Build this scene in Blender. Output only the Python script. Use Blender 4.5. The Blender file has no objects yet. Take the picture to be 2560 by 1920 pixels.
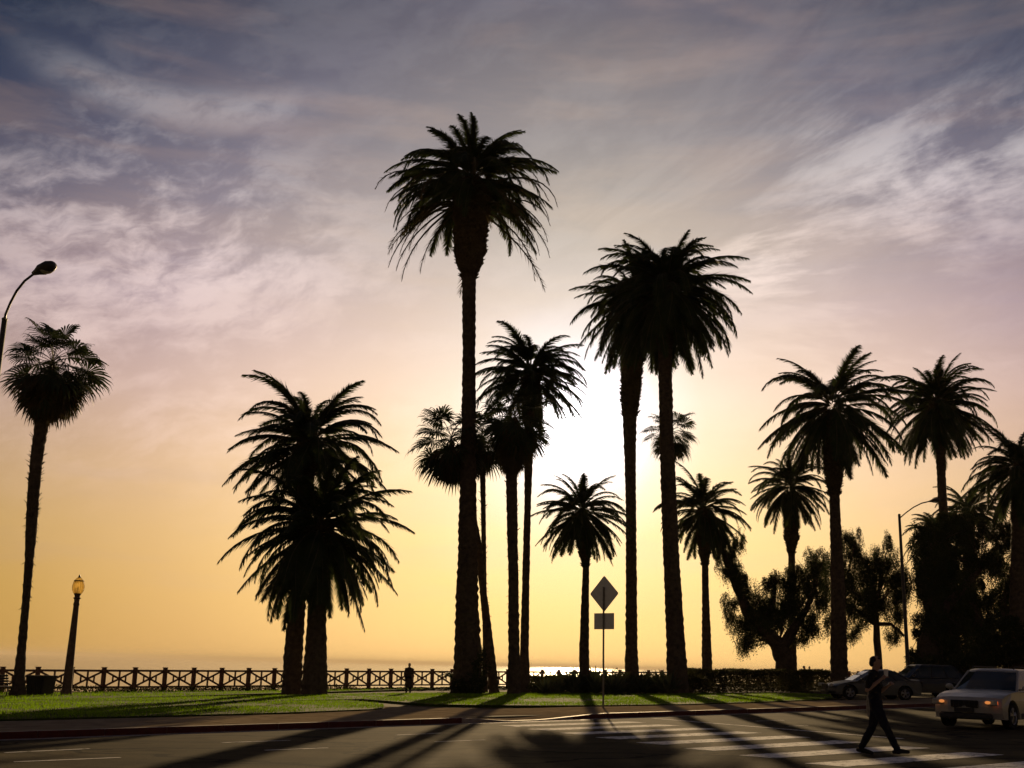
import bpy, math, random
from mathutils import Vector, Matrix, Euler, noise as mnoise
R = math.radians
S = bpy.context.scene
C = S.collection

# ------------------------------------------------------------------ camera
FPX = 2850.0                       # focal length in pixels of the 2560 px wide picture
TH = math.atan(703 / FPX); RO = R(1.39); H = 1.52
right = Vector((1, 0, 0)); fw = Vector((0, math.cos(TH), math.sin(TH))); up0 = Vector((0, -math.sin(TH), math.cos(TH)))
r2 = right * math.cos(RO) + up0 * math.sin(RO)
u2 = up0 * math.cos(RO) - right * math.sin(RO)
cam = bpy.data.cameras.new('camera'); co = bpy.data.objects.new('camera', cam); C.objects.link(co)
cam.sensor_width = 36; cam.lens = FPX / 2560 * 36; cam.clip_start = .1; cam.clip_end = 200000
M = Matrix((r2, u2, -fw)).transposed().to_4x4(); M.translation = (0, 0, H); co.matrix_world = M
S.camera = co
S.render.resolution_x = 1024; S.render.resolution_y = 768

# ------------------------------------------------------------------ sky
SUN_EL = R(11.75); SUN_AZ = R(3.3)          # azimuth to the right of +Y
sd = Vector((math.sin(SUN_AZ) * math.cos(SUN_EL), math.cos(SUN_AZ) * math.cos(SUN_EL), math.sin(SUN_EL)))
w = bpy.data.worlds.new('World'); S.world = w; w.use_nodes = True
nt = w.node_tree; nt.nodes.clear()
def N(t, **k):
    n = nt.nodes.new(t)
    for a, b in k.items(): setattr(n, a, b)
    return n
def LK(a, b): nt.links.new(a, b)
def mth(op, a, b=None, clamp=False):
    n = N('ShaderNodeMath', operation=op); n.use_clamp = clamp
    for i, v in enumerate((a, b)):
        if v is None: continue
        if isinstance(v, (int, float)): n.inputs[i].default_value = v
        else: LK(v, n.inputs[i])
    return n.outputs[0]
def ramp(fac, stops, interp='LINEAR'):
    n = N('ShaderNodeValToRGB'); n.color_ramp.interpolation = interp
    e = n.color_ramp.elements
    while len(e) > 1: e.remove(e[-1])
    for i, (p, c) in enumerate(stops):
        x = e[0] if i == 0 else e.new(p)
        x.position = p; x.color = (c[0], c[1], c[2], 1)
    LK(fac, n.inputs[0]); return n.outputs[0]
def mix(kind, f, a, b):
    n = N('ShaderNodeMix', data_type='RGBA', blend_type=kind); n.clamp_result = False
    if isinstance(f, (int, float)): n.inputs[0].default_value = f
    else: LK(f, n.inputs[0])
    for s, v in ((n.inputs[6], a), (n.inputs[7], b)):
        if isinstance(v, tuple): s.default_value = (*v, 1)
        else: LK(v, s)
    return n.outputs[2]
tc = N('ShaderNodeTexCoord')
sep = N('ShaderNodeSeparateXYZ'); LK(tc.outputs['Generated'], sep.inputs[0])
X_, Y_, Z_ = sep.outputs
dt = N('ShaderNodeVectorMath', operation='DOT_PRODUCT'); LK(tc.outputs['Generated'], dt.inputs[0]); dt.inputs[1].default_value = sd
ang = mth('MULTIPLY', mth('ARCCOSINE', mth('MINIMUM', dt.outputs['Value'], 1.0)), 180 / math.pi)
el = mth('MULTIPLY', mth('ARCSINE', Z_), 180 / math.pi)
elr = mth('DIVIDE', mth('MAXIMUM', el, 0.0), 60.0)
az = mth('MULTIPLY', mth('ARCTAN2', X_, Y_), 180 / math.pi)
E_ = ramp(elr, [(0, (.64, .345, .058)), (3/60, (.67, .375, .070)), (6/60, (.66, .390, .112)), (9/60, (.62, .385, .185)), (13/60, (.53, .355, .285)),
                (17/60, (.345, .250, .272)), (21/60, (.160, .140, .180)), (26/60, (.044, .058, .108)), (31/60, (.020, .033, .066)), (38/60, (.04, .055, .095)), (1, (.030, .042, .08))])
Wr = ramp(mth('DIVIDE', ang, 90.0), [(0, (1.15, 1.15, 1.15)), (10/90, (1.10, 1.10, 1.10)), (16/90, (1.0, 1, 1)), (24/90, (.82, .82, .84)), (31/90, (.66, .67, .71)), (50/90, (.36, .38, .44)), (1, (.17, .19, .25))])
sky = mix('MULTIPLY', 1.0, E_, Wr)
def pdir(px, py): return (r2 * ((px - 1280) / FPX) + u2 * ((960 - py) / FPX) + fw).normalized()
def azel(px, py): d = pdir(px, py); return math.degrees(math.atan2(d.x, d.y)), math.degrees(math.asin(d.z))
def vec(x, y, z=0.0):
    n = N('ShaderNodeCombineXYZ')
    for i, v in enumerate((x, y, z)):
        if isinstance(v, (int, float)): n.inputs[i].default_value = v
        else: LK(v, n.inputs[i])
    return n.outputs[0]
def noise(v, sc, det, rough, dist=0.0):
    n = N('ShaderNodeTexNoise'); LK(v, n.inputs['Vector'])
    n.inputs['Scale'].default_value = sc; n.inputs['Detail'].default_value = det; n.inputs['Roughness'].default_value = rough; n.inputs['Distortion'].default_value = dist
    return n.outputs['Fac']
def band(v, a, b, o0=0.0, o1=1.0):
    r = N('ShaderNodeMapRange', interpolation_type='SMOOTHSTEP'); LK(v, r.inputs[0])
    r.inputs[1].default_value = a; r.inputs[2].default_value = b; r.inputs[3].default_value = o0; r.inputs[4].default_value = o1; return r.outputs[0]
def bump2(px, py, rx, ry):
    a0, e0 = azel(px, py)
    dx = mth('DIVIDE', mth('SUBTRACT', az, a0), rx); dy = mth('DIVIDE', mth('SUBTRACT', el, e0), ry)
    return band(mth('SQRT', mth('ADD', mth('MULTIPLY', dx, dx), mth('MULTIPLY', dy, dy))), 0.0, 1.0, 1.0, 0.0)
# domain warp shared by the clouds
wa = mth('MULTIPLY', mth('SUBTRACT', noise(vec(az, el, 3.0), .16, 4, .55), .5), 3.0)
wb = mth('MULTIPLY', mth('SUBTRACT', noise(vec(az, el, 9.0), .16, 4, .55), .5), 2.4)
aw = mth('ADD', az, wa); ew = mth('ADD', el, wb)
# rolling cirrus, left half
sl_ = mth('SUBTRACT', ew, mth('MULTIPLY', aw, .22))
c_left = noise(vec(mth('MULTIPLY', aw, .42), sl_, 1.0), .30, 10, .58, .12)
c_fine = noise(vec(mth('MULTIPLY', aw, .55), sl_, 5.0), .85, 9, .62, .15)
mL = mth('MAXIMUM', mth('MAXIMUM', bump2(350, 620, 17, 9), mth('MULTIPLY', bump2(60, 800, 12, 6), .9)), mth('MULTIPLY', bump2(500, 1000, 17, 6), .5))
clf = mth('ADD', mth('MULTIPLY', c_left, .62), mth('MULTIPLY', c_fine, .38))
cl = mth('MULTIPLY', band(clf, .44, .62), mth('ADD', mth('MULTIPLY', mL, .95), .13))
# one long streak high on the left, sagging in its middle
a0, e0 = azel(450, 268)
q_ = mth('SUBTRACT', aw, a0); q2_ = mth('MULTIPLY', mth('MULTIPLY', q_, q_), .022)
dv_ = mth('SUBTRACT', mth('SUBTRACT', mth('ADD', mth('MULTIPLY', el, .85), mth('MULTIPLY', ew, .15)), e0), q2_)
st_ = mth('MULTIPLY', band(mth('ABSOLUTE', dv_), .1, 1.5, 1.0, 0.0), band(mth('ABSOLUTE', q_), 3.5, 9.5, 1.0, 0.0))
st_ = mth('MULTIPLY', st_, band(c_fine, .30, .62, .35, 1.0))
# combed cirrus fanning out on the right
a1, e1 = azel(1230, 730)
dx = mth('SUBTRACT', mth('ADD', az, mth('MULTIPLY', wa, .22)), a1); dy = mth('SUBTRACT', mth('ADD', el, mth('MULTIPLY', wb, .22)), e1)
th_ = mth('ARCTAN2', dy, dx); rr_ = mth('SQRT', mth('ADD', mth('MULTIPLY', dx, dx), mth('MULTIPLY', dy, dy)))
c_w = noise(vec(mth('MULTIPLY', th_, 3.4), mth('MULTIPLY', rr_, .055), 2.0), 2.2, 10, .60, .22)
c_w2 = noise(vec(mth('MULTIPLY', th_, 9.0), mth('MULTIPLY', rr_, .09), 7.0), 2.2, 8, .62, .15)
mR = mth('MAXIMUM', bump2(2350, 440, 13, 6.5), mth('MULTIPLY', bump2(1950, 640, 9, 4.0), .8))
mR = mth('MAXIMUM', mR, mth('MULTIPLY', bump2(2300, 820, 12, 4.5), .5))
fan_ = mth('MULTIPLY', band(th_, .55, 1.0, 1.0, 0.0), band(th_, -.9, -.35)); fan_ = mth('MULTIPLY', fan_, band(rr_, 2.5, 7.0))
cr = mth('MULTIPLY', band(mth('ADD', mth('MULTIPLY', c_w, .65), mth('MULTIPLY', c_w2, .35)), .43, .62), mth('ADD', mth('MULTIPLY', mR, 1.05), .14)); cr = mth('MULTIPLY', cr, fan_)
cloud = mth('MULTIPLY', mth('MAXIMUM', mth('MAXIMUM', cl, cr), mth('MULTIPLY', st_, .6)), band(el, 2.5, 10))
ccol = ramp(elr, [(0, (.75, .46, .18)), (6/60, (.76, .50, .31)), (14/60, (.64, .47, .42)), (19/60, (.58, .465, .465)), (24/60, (.40, .37, .385)), (30/60, (.25, .255, .28)), (1, (.16, .17, .22))])
sky = mix('MIX', mth('MULTIPLY', cloud, .92), sky, mix('MULTIPLY', 1.0, ccol, ramp(mth('DIVIDE', ang, 90.0), [(0, (1.2, 1.2, 1.2)), (30/90, (.95, .95, .95)), (1, (.25, .25, .3))])))
# darker veils low over the sea, long flat bands
veil = noise(vec(mth('MULTIPLY', az, .16), mth('ADD', el, mth('MULTIPLY', wb, .2)), 4.0), .42, 5, .55, .3)
vf = mth('MULTIPLY', mth('MULTIPLY', band(veil, .45, .70), band(el, 1.0, 5)), .20)
sky = mix('MIX', vf, sky, (.38, .25, .19))
glow = ramp(mth('DIVIDE', ang, 32.0), [(0, (6, 6, 6)), (1.3/32, (2.6, 2.6, 2.7)), (2.3/32, (1.1, 1.15, 1.25)), (3.3/32, (.62, .68, .74)), (4.6/32, (.46, .48, .42)), (6.5/32, (.37, .35, .25)), (10/32, (.29, .25, .16)), (15/32, (.215, .175, .130)), (21/32, (.10, .080, .080)), (27/32, (.028, .023, .028)), (1, (0, 0, 0))])
sky = mix('ADD', 1.0, sky, glow)
ns = N('ShaderNodeTexSky', sky_type='NISHITA'); ns.sun_disc = False; ns.sun_elevation = SUN_EL; ns.sun_rotation = SUN_AZ
ns.air_density = 1; ns.dust_density = 1.5; ns.ozone_density = 1
b1 = N('ShaderNodeBackground'); LK(ns.outputs[0], b1.inputs[0]); b1.inputs[1].default_value = .002
b2 = N('ShaderNodeBackground'); LK(sky, b2.inputs[0]); b2.inputs[1].default_value = 1.0
ad = N('ShaderNodeAddShader'); LK(b1.outputs[0], ad.inputs[0]); LK(b2.outputs[0], ad.inputs[1])
wo = N('ShaderNodeOutputWorld'); LK(ad.outputs[0], wo.inputs[0])

sl = bpy.data.lights.new('sun', 'SUN'); so = bpy.data.objects.new('sun', sl); C.objects.link(so)
sl.energy = 4.6; sl.angle = R(.6); sl.color = (1, .70, .36)
so.rotation_euler = sd.to_track_quat('Z', 'Y').to_euler(); so.location = (0, 0, 60)
S.view_settings.view_transform = 'Standard'; S.view_settings.look = 'None'; S.view_settings.exposure = 0.16; S.view_settings.gamma = 1
S.view_settings.use_curve_mapping = False
S.render.engine = 'CYCLES'

# ------------------------------------------------------------------ helpers
GA, GB = 0.018, -0.003            # the ground falls gently to the left and towards the cliff
def zg(x, y, off=0.0): return GA * x + GB * y + off
def ray(px, py): return r2 * ((px - 1280) / FPX) + u2 * ((960 - py) / FPX) + fw
def at(px, py, off=0.0):
    d = ray(px, py); t = (H - off) / (GA * d.x + GB * d.y - d.z)
    return Vector((0, 0, H)) + d * t
def pt(px, py, Y):
    d = ray(px, py); return Vector((0, 0, H)) + d * (Y / d.y)
LAWN = .15
KU = Vector((0.744, 0.668)); KN = Vector((-0.668, 0.744)); K0 = Vector((-4.18, 31.3))      # kerb line
def kp(s, n, off=0.0):
    p = K0 + KU * s + KN * n
    return Vector((p.x, p.y, zg(p.x, p.y, off)))
def kc(p):
    d = Vector((p.x, p.y)) - K0; return d.dot(KU), d.dot(KN)

def mat(name, col, rough=.8, spec=.3, noise_=None, metal=0, bump=0, col2=None, trans=0, emit=None, scale=8.0, rmix=0.0):
    m = bpy.data.materials.new(name); m.use_nodes = True
    t = m.node_tree; b = t.nodes['Principled BSDF']
    b.inputs['Base Color'].default_value = (*col, 1); b.inputs['Roughness'].default_value = rough
    b.inputs['Specular IOR Level'].default_value = spec; b.inputs['Metallic'].default_value = metal
    tcn = t.nodes.new('ShaderNodeTexCoord')
    nz = t.nodes.new('ShaderNodeTexNoise'); nz.inputs['Scale'].default_value = scale; nz.inputs['Detail'].default_value = 6
    nz.inputs['Roughness'].default_value = .62
    t.links.new(tcn.outputs['Object'], nz.inputs['Vector'])
    c2 = col2 or tuple(c * .6 for c in col)
    rp = t.nodes.new('ShaderNodeValToRGB'); rp.color_ramp.elements[0].position = .32; rp.color_ramp.elements[1].position = .70
    rp.color_ramp.elements[0].color = (*c2, 1); rp.color_ramp.elements[1].color = (*col, 1)
    t.links.new(nz.outputs['Fac'], rp.inputs[0]); t.links.new(rp.outputs[0], b.inputs['Base Color'])
    if bump:
        bp = t.nodes.new('ShaderNodeBump'); bp.inputs['Strength'].default_value = bump; bp.inputs['Distance'].default_value = .02
        t.links.new(nz.outputs['Fac'], bp.inputs['Height']); t.links.new(bp.outputs[0], b.inputs['Normal'])
    if trans:
        tr = t.nodes.new('ShaderNodeBsdfTranslucent'); t.links.new(rp.outputs[0], tr.inputs[0])
        mx = t.nodes.new('ShaderNodeMixShader'); mx.inputs[0].default_value = trans
        t.links.new(b.outputs[0], mx.inputs[1]); t.links.new(tr.outputs[0], mx.inputs[2])
        t.links.new(mx.outputs[0], t.nodes['Material Output'].inputs[0])
    if emit:
        b.inputs['Emission Color'].default_value = (*emit[0], 1); b.inputs['Emission Strength'].default_value = emit[1]
    return m

def world_mat(name, build):
    m = bpy.data.materials.new(name); m.use_nodes = True; t = m.node_tree
    build(t, t.nodes['Principled BSDF']); return m

def asphalt(t, b):
    tcn = t.nodes.new('ShaderNodeTexCoord')
    def nz(sc, det, r=.6, scale=(1, 1, 1), rot=0.0):
        mp = t.nodes.new('ShaderNodeMapping'); mp.inputs['Scale'].default_value = scale; mp.inputs['Rotation'].default_value = (0, 0, rot)
        t.links.new(tcn.outputs['Object'], mp.inputs[0])
        n = t.nodes.new('ShaderNodeTexNoise'); n.inputs['Scale'].default_value = sc; n.inputs['Detail'].default_value = det; n.inputs['Roughness'].default_value = r
        t.links.new(mp.outputs[0], n.inputs['Vector']); return n.outputs['Fac']
    a = nz(.35, 5, .6, (.35, 1.6, 1), -R(42)); f = nz(38, 4, .7)
    rp = t.nodes.new('ShaderNodeValToRGB'); e = rp.color_ramp.elements
    e[0].position = .3; e[0].color = (.032, .029, .022, 1); e[1].position = .72; e[1].color = (.092, .078, .050, 1)
    t.links.new(a, rp.inputs[0])
    mx = t.nodes.new('ShaderNodeMix'); mx.data_type = 'RGBA'; mx.blend_type = 'MULTIPLY'; mx.inputs[0].default_value = .8
    r3 = t.nodes.new('ShaderNodeValToRGB'); r3.color_ramp.elements[0].position = .35; r3.color_ramp.elements[0].color = (.35, .35, .35, 1)
    r3.color_ramp.elements[1].position = .62; r3.color_ramp.elements[1].color = (1.35, 1.3, 1.2, 1)
    t.links.new(f, r3.inputs[0]); t.links.new(rp.outputs[0], mx.inputs[6]); t.links.new(r3.outputs[0], mx.inputs[7])
    sn = nz(1.1, 3, .5); r4 = t.nodes.new('ShaderNodeValToRGB'); r4.color_ramp.elements[0].position = .33; r4.color_ramp.elements[0].color = (.45, .45, .47, 1)
    r4.color_ramp.elements[1].position = .46; r4.color_ramp.elements[1].color = (1, 1, 1, 1); t.links.new(sn, r4.inputs[0])
    m4 = t.nodes.new('ShaderNodeMix'); m4.data_type = 'RGBA'; m4.blend_type = 'MULTIPLY'; m4.inputs[0].default_value = 1
    t.links.new(mx.outputs[2], m4.inputs[6]); t.links.new(r4.outputs[0], m4.inputs[7]); mx = m4
    # cracks and sealed joints
    vo = t.nodes.new('ShaderNodeTexVoronoi'); vo.feature = 'DISTANCE_TO_EDGE'; vo.inputs['Scale'].default_value = .16
    wn = t.nodes.new('ShaderNodeTexNoise'); wn.inputs['Scale'].default_value = .7; wn.inputs['Detail'].default_value = 5
    t.links.new(tcn.outputs['Object'], wn.inputs['Vector'])
    av = t.nodes.new('ShaderNodeVectorMath'); av.operation = 'MULTIPLY_ADD'; av.inputs[1].default_value = (2.2, 2.2, 0)
    t.links.new(wn.outputs['Color'], av.inputs[0]); t.links.new(tcn.outputs['Object'], av.inputs[2]); t.links.new(av.outputs[0], vo.inputs['Vector'])
    lt = t.nodes.new('ShaderNodeMath'); lt.operation = 'LESS_THAN'; lt.inputs[1].default_value = .009; t.links.new(vo.outputs['Distance'], lt.inputs[0])
    m2 = t.nodes.new('ShaderNodeMix'); m2.data_type = 'RGBA'; t.links.new(lt.outputs[0], m2.inputs[0]); t.links.new(mx.outputs[2], m2.inputs[6]); m2.inputs[7].default_value = (.012, .012, .012, 1)
    t.links.new(m2.outputs[2], b.inputs['Base Color'])
    bp = t.nodes.new('ShaderNodeBump'); bp.inputs['Strength'].default_value = .55; bp.inputs['Distance'].default_value = .006
    t.links.new(f, bp.inputs['Height']); t.links.new(bp.outputs[0], b.inputs['Normal'])
    b.inputs['Roughness'].default_value = .95; b.inputs['Specular IOR Level'].default_value = .009
def paint(t, b):
    tcn = t.nodes.new('ShaderNodeTexCoord')
    n = t.nodes.new('ShaderNodeTexNoise'); n.inputs['Scale'].default_value = 5; n.inputs['Detail'].default_value = 9; n.inputs['Roughness'].default_value = .75
    t.links.new(tcn.outputs['Object'], n.inputs['Vector'])
    rp = t.nodes.new('ShaderNodeValToRGB'); e = rp.color_ramp.elements; e[0].position = .38; e[0].color = (.14, .13, .12, 1); e[1].position = .50; e[1].color = (.85, .83, .78, 1)
    t.links.new(n.outputs['Fac'], rp.inputs[0]); t.links.new(rp.outputs[0], b.inputs['Base Color'])
    b.inputs['Roughness'].default_value = .95; b.inputs['Specular IOR Level'].default_value = .012
def seam(t, b):
    tcn = t.nodes.new('ShaderNodeTexCoord')
    n = t.nodes.new('ShaderNodeTexNoise'); n.inputs['Scale'].default_value = .05; n.inputs['Detail'].default_value = 8; n.inputs['Roughness'].default_value = .7
    mp = t.nodes.new('ShaderNodeMapping'); mp.inputs['Scale'].default_value = (.5, 1.0, 1)
    t.links.new(tcn.outputs['Object'], mp.inputs[0]); t.links.new(mp.outputs[0], n.inputs['Vector'])
    bp = t.nodes.new('ShaderNodeBump'); bp.inputs['Strength'].default_value = .25; bp.inputs['Distance'].default_value = 1.0
    t.links.new(n.outputs['Fac'], bp.inputs['Height']); t.links.new(bp.outputs[0], b.inputs['Normal'])
    b.inputs['Base Color'].default_value = (.10, .085, .075, 1); b.inputs['Roughness'].default_value = .16; b.inputs['IOR'].default_value = 1.33
def lawnm(t, b):
    tcn = t.nodes.new('ShaderNodeTexCoord')
    n = t.nodes.new('ShaderNodeTexNoise'); n.inputs['Scale'].default_value = .5; n.inputs['Detail'].default_value = 8; n.inputs['Roughness'].default_value = .7
    t.links.new(tcn.outputs['Object'], n.inputs['Vector'])
    rp = t.nodes.new('ShaderNodeValToRGB'); e = rp.color_ramp.elements; e[0].position = .3; e[0].color = (.028, .042, .006, 1); e[1].position = .7; e[1].color = (.05, .075, .010, 1)
    t.links.new(n.outputs['Fac'], rp.inputs[0]); t.links.new(rp.outputs[0], b.inputs['Base Color']); b.inputs['Roughness'].default_value = 1
    b.inputs['Specular IOR Level'].default_value = .05

m_asph = world_mat('asphalt', asphalt); m_paint = world_mat('road_paint', paint); m_sea = world_mat('sea_water', seam); m_lawn = world_mat('lawn_soil', lawnm)
m_conc = mat('concrete', (.34, .27, .18), .95, .0, col2=(.20, .155, .10), scale=2.2, bump=.5)
m_kerb = mat('kerb_concrete', (.34, .28, .23), .7, .2, col2=(.20, .15, .13), scale=4, bump=.3)
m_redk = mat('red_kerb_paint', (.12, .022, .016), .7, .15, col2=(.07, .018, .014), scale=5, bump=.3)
m_grass = mat('grass_blade', (.19, .34, .006), .7, .10, col2=(.075, .13, .005), trans=.6, scale=.35)
m_frond = mat('palm_leaf', (.060, .080, .025), .6, .15, col2=(.030, .045, .018), trans=.38, scale=1.5)
m_frond2 = mat('palm_leaf_dry', (.12, .085, .040), .8, .15, col2=(.06, .045, .022), trans=.18, scale=1.5)
m_rach = mat('palm_rib', (.11, .10, .05), .7, .2)
m_fan = mat('fan_leaf', (.055, .075, .030), .6, .15, col2=(.030, .040, .018), trans=.25, scale=1.5)
m_trunk = mat('palm_bark', (.13, .095, .065), .95, .1, col2=(.055, .040, .030), scale=5, bump=.9)
m_stub = mat('palm_leaf_base', (.12, .085, .05), .95, .1, col2=(.05, .036, .022), scale=7, bump=.8)
m_bark = mat('tree_bark', (.10, .075, .055), .95, .1, col2=(.045, .034, .026), scale=6, bump=.8)
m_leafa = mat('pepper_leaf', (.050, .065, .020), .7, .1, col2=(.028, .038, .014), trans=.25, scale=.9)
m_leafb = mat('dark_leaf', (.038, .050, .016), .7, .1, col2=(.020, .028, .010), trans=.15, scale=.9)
m_hedge = mat('hedge_leaf', (.075, .070, .022), .8, .1, col2=(.035, .040, .014), trans=.25, scale=1.2)
m_agave = mat('agave_leaf', (.07, .085, .045), .7, .15, col2=(.04, .05, .03), trans=.12, scale=2)
m_soil = mat('soil', (.08, .055, .035), 1, .05, col2=(.035, .03, .018), scale=2.5, bump=.6)
m_fence = mat('fence_timber', (.26, .13, .085), .85, .15, col2=(.15, .075, .05), scale=6, bump=.3)
m_lpost = mat('lamp_post_concrete', (.20, .13, .09), .85, .2, col2=(.11, .07, .05), scale=9, bump=.3)
m_steel = mat('galvanised_steel', (.22, .21, .20), .5, .4, metal=.7, scale=10)
m_dsteel = mat('dark_painted_steel', (.055, .05, .05), .5, .4, scale=12)
m_signb = mat('sign_back_aluminium', (.72, .74, .68), .55, .4, metal=.15, col2=(.60, .62, .57), scale=6)
m_black = mat('black_plastic', (.014, .014, .015), .6, .3)
m_tyre = mat('tyre_rubber', (.018, .018, .018), .9, .1)
m_rim = mat('wheel_alloy', (.45, .45, .46), .35, .5, metal=.8)
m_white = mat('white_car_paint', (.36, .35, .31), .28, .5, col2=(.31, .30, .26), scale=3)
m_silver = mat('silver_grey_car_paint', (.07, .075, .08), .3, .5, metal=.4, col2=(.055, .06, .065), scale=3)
m_dark = mat('dark_blue_car_paint', (.015, .022, .035), .3, .5, scale=3)
m_clad = mat('grey_plastic_cladding', (.05, .048, .046), .7, .3)
m_glass = mat('car_glass', (.02, .03, .03), .06, .6, scale=2)
m_lens = mat('headlight_lens', (.55, .53, .48), .15, .6)
m_amber = mat('amber_lamp_lit', (.8, .16, .02), .4, .4, emit=((1.0, .15, .02), .7), col2=(.7, .12, .02))
m_glow = mat('headlamp_bulb_lit', (.9, .5, .2), .4, .4, emit=((1.0, .33, .08), .55))
m_skin = mat('skin', (.36, .22, .15), .6, .3, col2=(.30, .17, .11), scale=9)
m_hair = mat('dark_hair', (.02, .015, .012), .7, .3, scale=40)
m_shirt = mat('black_cotton', (.018, .018, .022), .9, .1, scale=12)
m_jean = mat('dark_denim', (.014, .016, .026), .9, .1, scale=14)
m_shoe = mat('dark_shoe', (.018, .016, .018), .7, .2)
m_cup = mat('white_paper_cup', (.75, .72, .66), .7, .2, col2=(.68, .65, .6))
m_bag = mat('pale_cloth', (.32, .28, .22), .9, .1, col2=(.2, .18, .14), scale=14)
m_coat = mat('brown_coat', (.09, .06, .045), .9, .1, scale=10)
m_hill = mat('hill_scrub', (.10, .085, .065), 1, .02, col2=(.06, .055, .04), scale=.004)
m_lampglass = bpy.data.materials.new('frosted_lamp_glass'); m_lampglass.use_nodes = True
_t = m_lampglass.node_tree; _b = _t.nodes['Principled BSDF']; _b.inputs['Base Color'].default_value = (.85, .62, .22, 1); _b.inputs['Roughness'].default_value = .4
_tr = _t.nodes.new('ShaderNodeBsdfTranslucent'); _tr.inputs[0].default_value = (.95, .72, .28, 1)
_tp = _t.nodes.new('ShaderNodeBsdfTransparent'); _tp.inputs[0].default_value = (.95, .82, .5, 1)
_m1 = _t.nodes.new('ShaderNodeMixShader'); _m1.inputs[0].default_value = .6; _t.links.new(_b.outputs[0], _m1.inputs[1]); _t.links.new(_tr.outputs[0], _m1.inputs[2])
_m2 = _t.nodes.new('ShaderNodeMixShader'); _m2.inputs[0].default_value = .38; _t.links.new(_m1.outputs[0], _m2.inputs[1]); _t.links.new(_tp.outputs[0], _m2.inputs[2])
_t.links.new(_m2.outputs[0], _t.nodes['Material Output'].inputs[0])

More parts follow.
